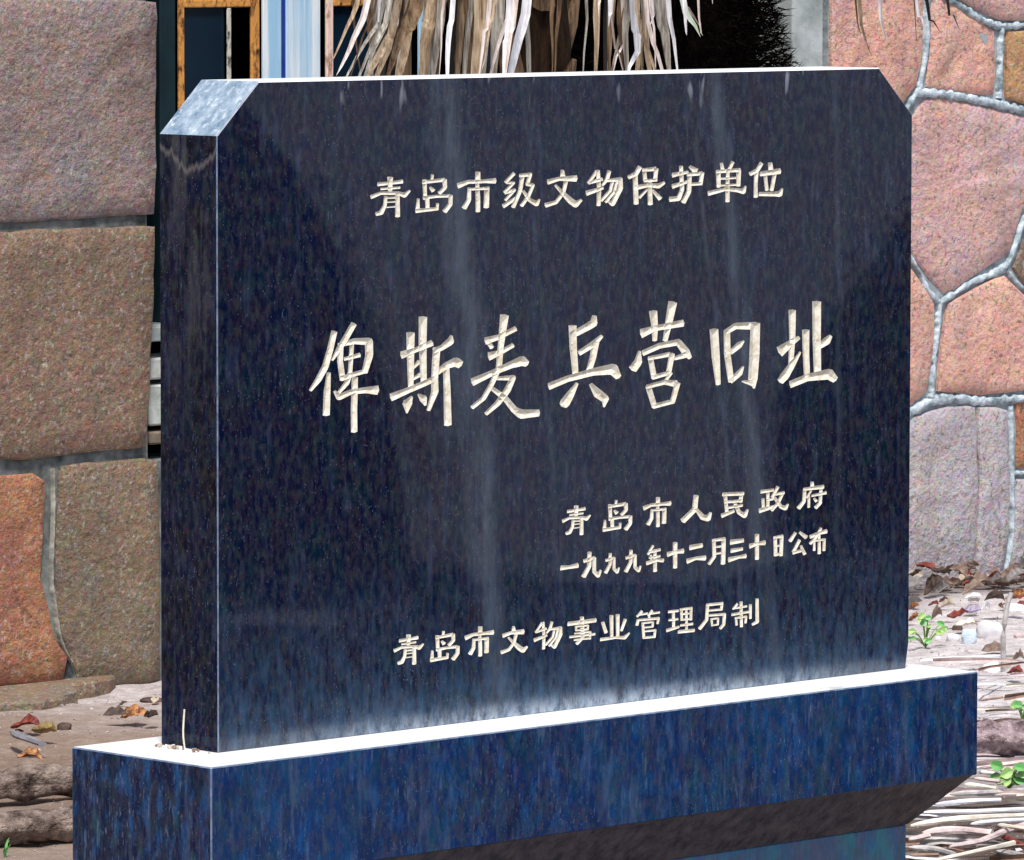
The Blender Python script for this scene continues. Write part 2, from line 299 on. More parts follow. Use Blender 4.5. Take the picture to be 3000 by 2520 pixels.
# glyph strokes: centre lines in a condensed brush space (x is 0.68 of the real x), tenths of a millimetre: x,z,width
BR = .68
RAW = """-2828,4837,68 -2874,4627,71 -2927,4431,74 -2999,4294,71 -3084,4172,37|-2887,4357,43 -2905,4145,74 -2914,3875,78|-2617,4916,71 -2703,4758,71 -2776,4634,64 -2848,4511,26|-2756,4690,65 -2763,4491,64 -2736,4275,64|-2749,4689,48 -2604,4718,71 -2446,4705,89 -2443,4540,89 -2492,4343,66|-2710,4516,43 -2552,4550,54|-2633,4696,48 -2655,4326,51|-2736,4286,63 -2631,4321,54 -2485,4354,54|-2657,4333,60 -2690,4228,60 -2783,4114,37|-2822,4138,28 -2773,4066,74 -2644,4118,60 -2479,4127,74 -2366,4118,112|-2602,4279,68 -2605,4122,71 -2611,3908,71 -2609,3650,71
-2072,4521,89 -1925,4568,60 -1752,4636,75|-1985,4760,95 -1985,4508,83 -1981,4103,60|-1846,4939,95 -1850,4643,89 -1837,4179,69|-1965,4345,32 -1891,4422,55|-1965,4215,32 -1881,4266,52|-2186,4025,95 -2005,4091,72 -1756,4188,72|-1971,4009,26 -2019,3933,112 -2025,3818,17|-1897,4032,20 -1843,3977,89 -1816,3896,26|-1525,4708,29 -1539,4643,90 -1627,4577,69 -1715,4544,69|-1692,4560,84 -1702,4416,84 -1715,4199,79 -1711,4054,84 -1783,3835,43|-1681,4284,66 -1580,4356,84 -1477,4392,110 -1430,4360,96|-1584,4335,72 -1573,4044,80 -1565,3648,87
-922,4902,102 -942,4727,85 -963,4539,70 -983,4292,70 -1066,4093,61 -1162,3925,58 -1286,3829,52|-1122,4625,90 -970,4663,61 -797,4747,64|-1119,4622,44 -1064,4538,52|-1080,4437,105 -970,4469,61 -825,4547,56|-1272,4140,96 -1052,4231,70 -845,4311,88 -720,4349,123 -664,4313,73|-997,4158,44 -820,4151,67 -886,4006,82 -997,3854,70 -1128,3739,50|-1052,4033,50 -914,3913,67 -803,3758,79 -719,3700,114 -531,3699,85
129,4839,53 117,4755,98 -6,4688,90 -128,4630,79|-128,4724,94 -120,4479,86 -91,4130,71|-41,4403,64 121,4501,83 215,4589,45|143,4509,87 112,4332,79 68,4174,71|-390,4020,86 -184,4093,79 122,4157,94 349,4173,136 413,4074,76|-76,4025,38 -157,3890,101 -216,3800,124 -198,3743,22|90,4003,41 173,3884,109 259,3811,94 246,3713,19
708,4598,118 851,4645,68 1184,4687,88|832,4842,99 851,4660,80 851,4499,57|1063,4937,110 1017,4688,88 977,4490,61|668,4369,34 650,4237,102 595,4165,110|719,4350,72 907,4424,72 1138,4454,80 1232,4320,99 1279,4250,50|1241,4291,80 1093,4253,46|801,4274,65 844,4036,68|782,4275,49 1028,4309,61|1059,4303,72 1016,4058,65|835,4037,61 1038,4079,53|1047,4075,50 986,3988,42|776,3920,68 850,3674,68|765,3924,53 973,3966,61 1103,3937,88|1127,3935,72 1072,3725,65|845,3674,61 1080,3719,61
1573,4565,107 1597,4227,100 1627,3894,61|1732,4545,81 1739,4256,81 1787,3921,77|1728,4546,69 1841,4611,81 2069,4597,100|2084,4609,120 2075,4232,127 2057,3924,120 2073,3807,23|1786,4287,65 1890,4371,81 1941,4412,23|1787,3921,62 1891,4013,81 1934,4088,27|1924,3905,19 2053,3876,89
2547,4748,93 2549,4433,78 2532,4064,66|2411,4263,140 2530,4347,85 2630,4408,51|2650,4222,27 2551,4073,82 2455,3933,116 2407,3875,89|2719,4484,93 2724,4187,82 2737,3932,78|2856,4833,113 2859,4373,105 2871,3962,94|2898,4283,66 2986,4345,106 3034,4401,51|2542,3826,93 2745,3893,94 3017,3916,137 3092,3844,86
-2211,6636,63 -2211,6463,43|-2340,6569,48 -2211,6576,38 -2080,6590,50|-2311,6511,28 -2106,6519,30|-2416,6422,50 -2316,6461,38 -2118,6453,43 -2053,6425,60 -1994,6476,23|-2260,6415,40 -2270,6315,43 -2311,6229,55 -2363,6216,45|-2258,6402,23 -2123,6403,28|-2129,6422,48 -2129,6180,55|-2249,6351,18 -2147,6353,18|-2249,6291,18 -2150,6294,18
-1740,6652,35 -1746,6589,30|-1829,6592,48 -1821,6370,43|-1844,6571,40 -1609,6592,48|-1604,6589,53 -1598,6500,48 -1659,6437,48|-1764,6507,28 -1733,6468,53|-1835,6386,45 -1693,6397,35 -1550,6397,41|-1535,6396,48 -1538,6295,51 -1600,6215,58|-1900,6374,28 -1906,6242,53|-1917,6233,51 -1687,6248,41|-1799,6376,51 -1793,6243,46|-1683,6307,33 -1685,6238,33
-1227,6661,56 -1227,6555,64|-1442,6517,69 -1335,6555,48 -1142,6555,46 -1034,6556,69|-1323,6476,41 -1329,6336,53 -1380,6247,61|-1323,6466,31 -1104,6469,38|-1124,6468,59 -1130,6245,64|-1233,6523,43 -1226,6357,54 -1226,6198,54
-816,6634,44 -907,6535,44|-894,6528,33 -818,6521,36 -919,6414,41|-912,6405,36 -809,6435,41 -910,6318,36|-930,6248,54 -797,6332,41|-825,6247,46|-742,6608,44 -627,6616,49 -659,6500,46 -593,6484,41 -644,6358,44 -724,6243,46|-716,6602,51 -742,6426,49 -821,6231,49|-706,6418,33 -632,6306,49 -553,6257,64 -519,6307,23
-252,6651,36 -246,6566,72|-412,6518,64 -289,6551,49 -97,6547,80|-212,6507,52 -239,6379,44 -325,6266,49 -442,6235,59|-332,6473,28 -251,6379,49 -152,6272,75 -96,6228,78 -31,6279,34
148,6617,47 55,6487,36|62,6486,39 214,6524,44|42,6363,66 224,6416,39|167,6630,44 181,6415,52 175,6209,50|300,6617,47 274,6522,52 221,6452,30|274,6505,36 434,6515,53 432,6405,66 341,6218,64 295,6247,30|341,6505,41 314,6382,41 208,6265,41|391,6496,36 361,6366,39 261,6243,39
661,6652,61 621,6577,58 534,6536,50|610,6557,58 615,6383,61 622,6209,61|718,6622,47 729,6496,50|704,6618,42 850,6627,56|861,6623,56 850,6505,50|722,6483,36 867,6489,39|638,6407,61 770,6429,50 891,6413,64 959,6452,36|783,6487,50 792,6195,61|750,6371,28 662,6281,39|821,6363,31 908,6257,58
1162,6642,47 1176,6360,53 1133,6247,61 1034,6243,67|1067,6543,61 1244,6572,36|1067,6403,61 1247,6454,36|1271,6638,36 1337,6584,81|1244,6541,45 1411,6549,50|1419,6553,53 1402,6427,50|1272,6418,42 1415,6422,42|1268,6538,50 1258,6328,59 1193,6202,62
1655,6663,37 1676,6566,53|1793,6674,45 1738,6554,45|1617,6566,59 1622,6376,51|1603,6564,42 1880,6573,51|1870,6563,59 1864,6380,56|1628,6474,28 1863,6477,28|1629,6390,28 1864,6390,28|1505,6297,62 1712,6340,45 1864,6319,54 1927,6302,68 1954,6366,23|1736,6575,42 1732,6392,51 1733,6188,54
2148,6644,54 2100,6561,54 2013,6519,54|2089,6533,54 2080,6392,48 2082,6229,54|2260,6640,54 2270,6552,65|2145,6514,59 2377,6539,74|2198,6501,45 2220,6308,45|2317,6510,51 2280,6306,51|2132,6260,51 2311,6252,60 2381,6252,77 2412,6315,26
1360,2501,63 1344,2336,68 1205,2211,77|1353,2352,36 1444,2228,69 1507,2210,81 1540,2275,33
1696,2494,48 1944,2481,48|1919,2478,54 1911,2376,45|1726,2394,36 1927,2392,39|1718,2497,45 1744,2238,45|1685,2227,57 1827,2270,42|1743,2319,33 1931,2332,36|1830,2392,36 1894,2246,54 1962,2200,66 1998,2270,30
2171,2484,48 2318,2491,39|2251,2482,42 2252,2249,42|2190,2389,39 2198,2251,39|2251,2370,30 2315,2378,33|2155,2245,63 2336,2279,39|2374,2522,45 2307,2403,39|2332,2435,39 2454,2444,39|2434,2435,45 2384,2323,42 2303,2236,42|2336,2393,36 2418,2268,48 2472,2246,60 2506,2291,24
2810,2543,42 2813,2487,49|2710,2465,39 2951,2474,55|2717,2464,45 2708,2310,49 2643,2233,58|2796,2436,30 2742,2355,33|2769,2373,36 2770,2231,36|2810,2373,33 2986,2395,43|2924,2445,40 2914,2269,46 2859,2217,52|2838,2335,30 2866,2298,39
-248,1769,64 -161,1767,44 -66,1779,64
78,1922,47 75,1755,53 11,1637,59|17,1825,47 134,1853,41|134,1850,47 134,1682,47 182,1627,53 210,1688,26
837,1929,33 780,1830,33|791,1852,33 922,1873,39|796,1784,27 922,1792,33|814,1813,27 815,1720,27|769,1720,50 886,1746,39 960,1733,50|863,1875,38 864,1612,50
1025,1805,65 1116,1824,42 1201,1827,65|1107,1935,56 1108,1630,51
1297,1862,66 1432,1875,57|1264,1695,65 1363,1719,42 1471,1711,66
1582,1930,48 1587,1716,48 1526,1633,45|1578,1925,36 1712,1929,45|1703,1929,54 1696,1619,57|1595,1838,27 1692,1838,27|1604,1752,27 1692,1756,27
1799,1879,66 1943,1885,51|1804,1770,57 1933,1779,42|1776,1659,66 1897,1680,42 1974,1684,57
2345,1887,45 2353,1654,48|2335,1883,33 2437,1890,45|2428,1891,48 2421,1647,48|2352,1771,27 2424,1774,27|2353,1661,36 2424,1664,36
2599,1914,42 2536,1822,51|2659,1916,33 2736,1848,55|2651,1813,45 2578,1679,45|2578,1665,45 2697,1684,39|2673,1742,30 2720,1633,46
2796,1847,52 2882,1880,40 2994,1897,58|2925,1942,37 2882,1856,40 2793,1761,43|2841,1777,30 2842,1669,33|2841,1791,27 2977,1794,30|2969,1799,40 2966,1656,40|2904,1857,33 2906,1623,46
-167,1066,52 151,1074,52|-10,1126,48 2,879,43 -68,811,43|-80,1024,26 -77,973,26|-80,1022,24 63,1022,24|63,1019,26 59,969,26|-79,976,24 63,973,24|-95,939,24 90,938,24|-151,902,30 143,904,30|-99,859,24 94,859,24|90,936,28 85,849,28
341,1105,47 346,836,39|416,1108,47 417,828,39|239,1036,39 277,909,43|505,1040,43 461,911,35|218,828,43 395,831,31 501,818,47 555,868,23
705,1122,37 650,1065,30|679,1085,28 773,1089,28|829,1115,37 784,1059,28|817,1083,28 919,1086,28|795,1058,28 798,1025,28|661,1018,37 648,959,37|661,1018,30 908,1013,35 896,949,32|717,976,32 731,791,35|717,974,25 840,974,25|840,974,30 836,914,30|728,917,23 836,916,23|729,868,23 874,868,28|868,868,32 859,781,32|729,789,30 863,787,30
1033,1080,35 1146,1081,32|1038,975,28 1144,976,28|1014,849,44 1156,877,33|1088,1079,37 1093,861,37|1185,1098,37 1192,957,33|1178,1094,30 1314,1095,33|1305,1094,37 1303,949,33|1192,1032,23 1303,1031,23|1192,962,26 1303,961,26|1246,1096,30 1251,819,33|1179,893,28 1324,895,33|1156,814,44 1342,811,42
1501,1114,37 1693,1114,37|1684,1110,37 1679,1033,33|1512,1042,28 1684,1037,28|1507,1113,42 1497,927,42 1413,826,47|1531,979,30 1721,972,35|1716,972,42 1708,844,42 1667,799,37|1556,932,28 1566,844,28|1556,929,23 1639,932,23|1639,929,28 1634,848,28|1566,848,23 1639,852,23
1875,1084,33 1824,1026,28|1847,1035,28 1993,1043,28|1813,957,37 2016,969,31|1923,1102,38 1929,792,38|1859,909,30 1869,818,30|1855,909,26 1991,913,28|1986,909,31 1980,834,31|2039,1054,38 2040,884,33|2122,1116,42 2126,831,47 2068,802,35
-80,2508,55 -80,2376,37|-178,2457,41 -80,2462,33 20,2473,44|-156,2413,24 0,2419,26|-235,2345,44 -160,2375,33 -8,2368,37 41,2347,53 86,2386,20|-117,2340,35 -124,2263,37 -156,2198,48 -196,2188,39|-116,2330,20 -13,2330,24|-17,2345,42 -17,2161,48|-108,2291,15 -31,2293,15|-108,2245,15 -33,2248,15
394,2537,34 389,2484,29|320,2487,46 327,2302,41|307,2470,38 503,2487,46|508,2485,51 513,2411,46 462,2358,46|374,2416,26 400,2384,51|315,2316,43 434,2324,34 553,2324,39|565,2324,46 563,2239,48 511,2173,55|261,2305,26 256,2195,50|246,2188,48 439,2200,39|345,2307,48 350,2196,43|442,2250,31 440,2192,31
897,2522,49 897,2442,55|733,2413,59 815,2442,42 961,2442,40 1044,2442,60|824,2382,35 820,2275,46 780,2207,53|824,2374,26 991,2377,33|975,2375,51 971,2206,55|893,2418,38 897,2291,46 897,2170,46
325,1883,37 323,1751,42 272,1656,47|277,1806,37 369,1828,33|369,1826,37 370,1692,37 408,1648,42 430,1697,21
573,1897,41 570,1751,46 514,1646,51|519,1812,41 622,1836,36|622,1833,41 622,1686,41 665,1638,46 688,1691,23
2037,1807,65 2126,1826,41 2211,1829,65|2117,1936,56 2119,1634,50
-2006,1136,54 -2006,1004,37|-2103,1085,41 -2006,1090,33 -1906,1100,44|-2081,1041,24 -1926,1047,26|-2161,973,43 -2085,1003,33 -1934,996,37 -1885,975,52 -1841,1015,20|-2043,968,35 -2050,892,37 -2081,826,48 -2121,817,39|-2041,958,20 -1939,958,24|-1943,973,41 -1943,789,48|-2034,920,15 -1957,921,15|-2034,874,15 -1959,876,15
-1613,1138,32 -1617,1088,27|-1683,1091,43 -1676,916,39|-1695,1075,36 -1509,1091,43|-1505,1089,48 -1500,1019,43 -1549,969,43|-1631,1024,25 -1607,993,48|-1687,929,41 -1575,937,32 -1462,937,37|-1451,936,43 -1453,856,46 -1502,793,53|-1739,919,25 -1743,814,48|-1753,808,45 -1570,819,36|-1659,920,46 -1655,815,41|-1567,866,30 -1569,811,30
-1194,1142,48 -1194,1063,54|-1355,1034,58 -1275,1063,41 -1131,1063,39 -1050,1064,59|-1266,1004,35 -1270,900,45 -1308,834,52|-1266,997,26 -1103,999,33|-1118,998,50 -1122,832,54|-1199,1039,37 -1194,916,45 -1194,797,45
-811,1105,29 -807,1045,59|-925,1010,52 -838,1034,40 -701,1031,65|-783,1002,42 -802,911,36 -864,830,40 -947,808,48|-868,978,23 -811,911,40 -740,834,61 -700,803,63 -653,840,27
-481,1108,34 -553,1008,26|-548,1008,28 -430,1037,32|-563,913,48 -423,954,28|-466,1118,32 -456,953,38 -460,794,36|-364,1109,34 -384,1035,38 -425,982,22|-384,1023,26 -261,1030,38 -263,945,49 -332,801,47 -368,824,22|-333,1023,30 -353,928,30 -435,838,30|-294,1016,26 -317,915,28 -394,821,28"""
def conv_polys(st):
    polys = []; ridge = []
    for s in st:
        k = len(s)
        for i in range(k-1):
            (x0,z0,w0),(x1,z1,w1) = s[i], s[i+1]
            d = Vector((x1-x0, z1-z0)); L = d.length
            if L < 1e-6: continue
            d /= L; n = Vector((-d.y, d.x)); e0 = w0*.16 if i == 0 else 0; e1 = w1*.16 if i == k-2 else 0
            a = Vector((x0,z0))-d*e0; b = Vector((x1,z1))+d*e1
            if i == 0: sk0 = d*w0*.10
            else: sk0 = d*0
            if i == k-2: sk1 = d*w1*.10
            else: sk1 = d*0
            polys.append([a-n*w0/2-sk0, b-n*w1/2+sk1*0, b+d*w1*.14*(i == k-2), b+n*w1/2, a+n*w0/2, a-d*w0*.14*(i == 0)])
            m = max(2, int(L/ max(w0, w1)*1.6))
            for q in range(m+1):
                ridge.append(a+(b-a)*(q/m))
        for i in range(1, k-1):
            x, z, w = s[i]; ph = random.random()
            polys.append([Vector((x+math.cos(2*math.pi*j/8+ph)*w*.5, z+math.sin(2*math.pi*j/8+ph)*w*.5)) for j in range(8)])
    out = []
    for p in polys:
        q = []
        for v in p:
            v = Vector((v.x/BR, v.y))
            if not q or (v-q[-1]).length > 2e-5: q.append(v)
        if (q[0]-q[-1]).length < 2e-5: q.pop()
        ar = sum(q[i-1].x*q[i].y-q[i].x*q[i-1].y for i in range(len(q)))
        if ar < 0: q.reverse()
        if len(q) > 2: out.append(q)
    return out, [Vector((r.x/BR, r.y)) for r in ridge]
def inside_any(P, polys):
    P = np.asarray(P); res = np.zeros(len(P), bool)
    for q in polys:
        a = np.array([(v.x, v.y) for v in q]); b = np.roll(a, -1, 0); ok = np.ones(len(P), bool)
        for (ax, ay), (bx, by) in zip(a, b):
            ok &= ((bx-ax)*(P[:,1]-ay)-(by-ay)*(P[:,0]-ax)) >= -1e-9
        res |= ok
    return res
WK = 1.0
front_v = []; front_f = []; cells = []; grooves = []; GL = []
for line in RAW.split('\n'):
    st = [[(lambda a, b, c: (a/1e4, b/1e4, c*WK/1e4))(*map(int, p.split(','))) for p in s.split()] for s in line.split('|')]
    polys, ridge = conv_polys(st)
    allp = [v for q in polys for v in q]
    GL.append(([min(v.x for v in allp)-.001, max(v.x for v in allp)+.001, min(v.y for v in allp)-.001, max(v.y for v in allp)+.001], [(polys, ridge)]))
# neighbours whose boxes overlap share one cell
k = 0
while k < len(GL):
    hit = None
    for j in range(k+1, len(GL)):
        A_, B_ = GL[k][0], GL[j][0]
        if A_[0] < B_[1] and B_[0] < A_[1] and A_[2] < B_[3] and B_[2] < A_[3]: hit = j; break
    if hit is None: k += 1
    else:
        A_, B_ = GL[k][0], GL[hit][0]
        GL[k] = ([min(A_[0],B_[0]), max(A_[1],B_[1]), min(A_[2],B_[2]), max(A_[3],B_[3])], GL[k][1]+GL[hit][1]); del GL[hit]; k = 0
for (x0, x1, z0, z1), group_ in GL:
  allq = [q for polys, ridge in group_ for q in polys]
  verts = [Vector((x0,z0)),Vector((x1,z0)),Vector((x1,z1)),Vector((x0,z1))]; faces = [(0,1,2,3)]
  for q in allq:
    faces.append(tuple(range(len(verts), len(verts)+len(q)))); verts += q
  for polys, ridge in group_: verts += ridge
  V, E, F, _, _, _ = delaunay_2d_cdt(verts, [], faces, 0, 1e-6)
  cen = np.array([[(V[f[0]].x+V[f[1]].x+V[f[2]].x)/3, (V[f[0]].y+V[f[1]].y+V[f[2]].y)/3] for f in F])
  union = np.zeros(len(F), bool)
  for polys, ridge in group_:
    ins = inside_any(cen, polys) & ~union; union |= ins
    ec = {}
    for k, f in enumerate(F):
        for i in range(3):
            e = (min(f[i], f[(i+1)%3]), max(f[i], f[(i+1)%3])); ec.setdefault(e, []).append(ins[k])
    bnd = [e for e, l in ec.items() if any(l) and not all(l)]
    bset = set(i for e in bnd for i in e)
    A = np.array([(V[e[0]].x, V[e[0]].y) for e in bnd]); Bp = np.array([(V[e[1]].x, V[e[1]].y) for e in bnd])
    AB = Bp-A; L2 = (AB**2).sum(1)+1e-15
    used = sorted(set(i for k, f in enumerate(F) if ins[k] for i in f)); rm = {i: n for n, i in enumerate(used)}
    gv_ = []
    for i in used:
        p = np.array((V[i].x, V[i].y))
        if i in bset: d = 0
        else:
            tt = np.clip(((p-A)*AB).sum(1)/L2, 0, 1); d = np.sqrt((((A+AB*tt[:,None])-p)**2).sum(1)).min()
        gv_.append((V[i].x, min(d*.5, .003), V[i].y))
    grooves.append((gv_, [tuple(rm[i] for i in f) for k, f in enumerate(F) if ins[k]]))
  off = len(front_v); front_v += [(v.x, 0, v.y) for v in V]
  front_f += [tuple(off+i for i in f) for k, f in enumerate(F) if not union[k]]
  cells.append((x0, x1, z0, z1))
# resolve overlapping cells is not needed: glyph boxes are apart; the plain field between them
verts = [Vector(p) for p in OI]; faces = [tuple(range(len(OI)))]
for (x0, x1, z0, z1) in cells:
    faces.append(tuple(range(len(verts), len(verts)+4))); verts += [Vector((x0,z0)),Vector((x1,z0)),Vector((x1,z1)),Vector((x0,z1))]
V, E, F, _, _, _ = delaunay_2d_cdt(verts, [], faces, 0, 1e-6)
off = len(front_v); front_v += [(v.x, 0, v.y) for v in V]
for f in F:
    cx = sum(V[i].x for i in f)/3; cz = sum(V[i].y for i in f)/3
    if not any(a < cx < b and c_ < cz < d_ for a, b, c_, d_ in cells): front_f.append(tuple(off+i for i in f))
nfront = len(front_f)
def ring(poly, y):
    o = len(front_v); front_v.extend([(p[0], y, p[1]) for p in poly]); return list(range(o, o+len(poly)))
r1 = ring(OI, 0); r2 = ring(OCT, BV); r3 = ring(OCT, TH-BV); r4 = ring(OI, TH)
n = len(OCT); mats = [0]*nfront
for a, b in ((r1, r2), (r2, r3), (r3, r4)):
    for i in range(n):
        j = (i+1) % n; front_f.append((a[i], a[j], b[j], b[i]))
        e = i  # edge i -> i+1 ; 6 = left side, 4 = top, 3 & 5 chamfers
        kind = 3 if e == 4 else 2 if e in (3, 5) else 1 if e in (2, 6, 1) else 0
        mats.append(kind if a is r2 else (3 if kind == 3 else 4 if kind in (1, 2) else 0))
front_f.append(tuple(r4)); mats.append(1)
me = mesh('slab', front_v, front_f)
edge_m = plain('bright worn arris of granite', (.06,.09,.15), (.20,.25,.36), 60, .4, .5, 0)  # edge highlight painted into the arris colour
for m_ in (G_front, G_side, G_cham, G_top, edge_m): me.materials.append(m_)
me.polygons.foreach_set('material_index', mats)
bm = bmesh.new(); bm.from_mesh(me); bmesh.ops.recalc_face_normals(bm, faces=bm.faces[nfront:] if False else [])
for i, f in enumerate(bm.faces):
    pass
bm.faces.ensure_lookup_table()
for f in bm.faces[:nfront]:
    if f.normal.y > 0: f.normal_flip()
bm.to_mesh(me); bm.free()
slab = link('slab', me, None, mon, (0, 0, Z0))
for gv_, gf_ in grooves:
    gme = mesh('carved_character', gv_, [f if True else f for f in gf_])
    bm = bmesh.new(); bm.from_mesh(gme)
    for f in bm.faces:
        if f.normal.y > 0: f.normal_flip()
    bm.to_mesh(gme); bm.free()
    link('carved_character', gme, paint, mon, (0, 0, Z0))
# plinth cap
cm = bev_box('plinth_cap', -.6891, .6364, -.0883, .1595, -.1348, 0, .0016)
G_capl = granite('dark navy granite of plinth end, splashed', base=(.0015,.007,.040), alt=(.005,.006,.028), green=(.002,.016,.04), streak=2.2, film=.08, blobs=.50, rough=(.1,.25), spec=.15, drips=0)
for m_ in (G_cap, G_top, G_side, edge_m, G_capl): cm.materials.append(m_)
for p in cm.polygons:
    nrm = p.normal
    p.material_index = 1 if nrm.z > .95 else 4 if nrm.x < -.95 else (3 if (abs(nrm.x) < .95 and abs(nrm.y) < .95 and abs(nrm.z) < .95 and nrm.z > -.1) else 0)
link('plinth_cap', cm, None, mon, (0, 0, Z0))
# splayed course under the cap and the base block
e_, g_ = .0638, .065
x0, x1, y0, y1 = -.6891, .6364, -.0883, .1595
b_ = .004
v = [(x0+b_,y0+b_,-.1348),(x1-b_,y0+b_,-.1348),(x1-b_,y1-b_,-.1348),(x0+b_,y1-b_,-.1348),
     (x0+e_,y0+e_,-.1348-g_),(x1-e_,y0+e_,-.1348-g_),(x1-e_,y1-e_,-.1348-g_),(x0+e_,y1-e_,-.1348-g_)]
f = [(0,1,2,3),(7,6,5,4),(4,5,1,0),(5,6,2,1),(6,7,3,2),(7,4,0,3)]
G_splay = plain('rough brownish granite of splayed course', (.018,.020,.036), (.10,.088,.10), 55, .6, .4, .6, stretch=(1,1,.6))
link('splayed_course', mesh('splayed_course', v, f), G_splay, mon, (0, 0, Z0))
G_low = G_base
link('base_block', bev_box('base_block', x0+e_+.001, x1-e_-.001, y0+e_+.001, y1-e_-.001, -.58, -.1348-g_-.0005, .0015), G_low, mon, (0, 0, Z0))

# ------------------------------------------------------------ stone wall behind
WALLY = 4.05
STM = {  # (base tints)
 'grey': stone_mat('greyish pink granite', (.36,.26,.235), (.30,.265,.285), (.40,.29,.21)),
 'brown': stone_mat('brownish granite', (.30,.195,.14), (.24,.195,.145), (.34,.22,.135)),
 'tan': stone_mat('tan grey granite', (.28,.19,.125), (.22,.205,.165), (.30,.225,.12)),
 'rust': stone_mat('rust coloured granite', (.46,.21,.115), (.36,.16,.115), (.50,.28,.13)),
 'rose': stone_mat('rose granite', (.76,.43,.34), (.68,.46,.40), (.84,.54,.36)),
 'pink': stone_mat('pink lilac granite', (.70,.44,.40), (.62,.49,.50), (.76,.50,.38)),
 'amber': stone_mat('amber stained granite', (.54,.30,.17), (.58,.38,.25), (.66,.44,.15)),
 'mauve': stone_mat('mauve grey granite', (.56,.50,.50), (.52,.51,.56), (.62,.53,.47)),
}
mort_dark = plain('old recessed grey mortar', (.05,.055,.055), (.24,.26,.25), 16, .95, .1, .6)
mort_pale = plain('pale blue-grey raised pointing', (.16,.22,.24), (.62,.70,.76), 34, .9, .2, .8, bd=.006, thr=(.34,.62))
mort_left = plain('weathered cream-grey pointing', (.18,.17,.14), (.46,.44,.38), 30, .95, .1, .7)
jamb_m = plain('pale grey-green render of the jamb', (.24,.27,.26), (.46,.50,.50), 12, .9, .2, .4)
wall = thing('stone_wall', 'building wall of big pinkish granite blocks with pale raised joints behind the tablet', 'wall', (3.8, WALLY, 0))
def wl_(name, me, mat, **k):
    o = link(name, me, mat, wall, (-3.8, -WALLY, 0), **k); return o
def bed(x0, x1, z0, z1):
    return box_vf(x0, x1, WALLY+.009, WALLY+.42, z0, z1)
W0, W1 = 2.832, 4.70   # window opening
bv = []; bf = []
for r in ((-1.5, 2.80, .43, 3.0), (-1.5, 2.84, -.3, .43), (2.84, 4.815, -.3, .43), (2.84, 4.815, 2.3, 3.0)):
    v, f = bed(*r); o = len(bv); bv += v; bf += [tuple(i+o for i in q) for q in f]
wl_('mortar_bed', mesh('mortar_bed', bv, bf), mort_dark)
v, f = bed(4.815, 8.5, -.3, 3.0)
bed_pale = plain('grey-blue bedding mortar', (.16,.19,.20), (.42,.46,.48), 22, .95, .1, .6)
wl_('mortar_bed', mesh('mortar_bed', v, f), bed_pale)
def stone_mesh(poly, seed, depth=.045, proud=0.0, rough=.011, step=.03):
    P = [Vector((p[0], p[1])) for p in poly]
    ar = sum(P[i-1].x*P[i].y-P[i].x*P[i-1].y for i in range(len(P)))
    if ar < 0: P.reverse()
    out = []
    for i in range(len(P)):
        a, b = P[i], P[(i+1)%len(P)]; m = max(1, int((b-a).length/step))
        for q in range(m):
            p = a+(b-a)*(q/m); s = .004 if q else .002
            out.append(p+Vector((noise.noise(Vector((p.x*20, p.y*20, seed))), noise.noise(Vector((p.x*20, p.y*20, seed+9)))))*s*1.2)
    # round corners slightly
    n = len(out); out = [out[i]*.86+(out[i-1]+out[(i+1)%n])*.07 for i in range(n)]
    cen = sum(out, Vector((0,0)))/n
    v = []; f = []
    lv = [(0, depth), (0, .004), (.10, .0), (.25, .0), (.4, .0), (.58, 0), (.78, .0)]
    R_ = min((p-cen).length for p in out)
    for k, (t_, y) in enumerate(lv):
        for p in out:
            q = p.lerp(cen, t_) if k > 2 else (p+(cen-p).normalized()*(.005 if k == 2 else 0))
            w = (noise.noise(Vector((q.x*7, q.y*7, seed)))*.55+noise.noise(Vector((q.x*24, q.y*24, seed)))*.75)*rough*(1 if k else 0)*(1 if k > 2 else .25)
            v.append((q.x, WALLY+y-proud+w, q.y))
    v.append((cen.x, WALLY-.002-proud+noise.noise(Vector((cen.x*9, cen.y*9, seed)))*rough, cen.y))
    for k in range(6):
        for i in range(n): f.append((k*n+i, k*n+(i+1)%n, (k+1)*n+(i+1)%n, (k+1)*n+i))
    for i in range(n): f.append((6*n+i, 6*n+(i+1)%n, 7*n))
    me_ = mesh('stone', v, f, True)
    me_.polygons.foreach_set('use_smooth', [i >= 2*n for i in range(len(f))]); return me_
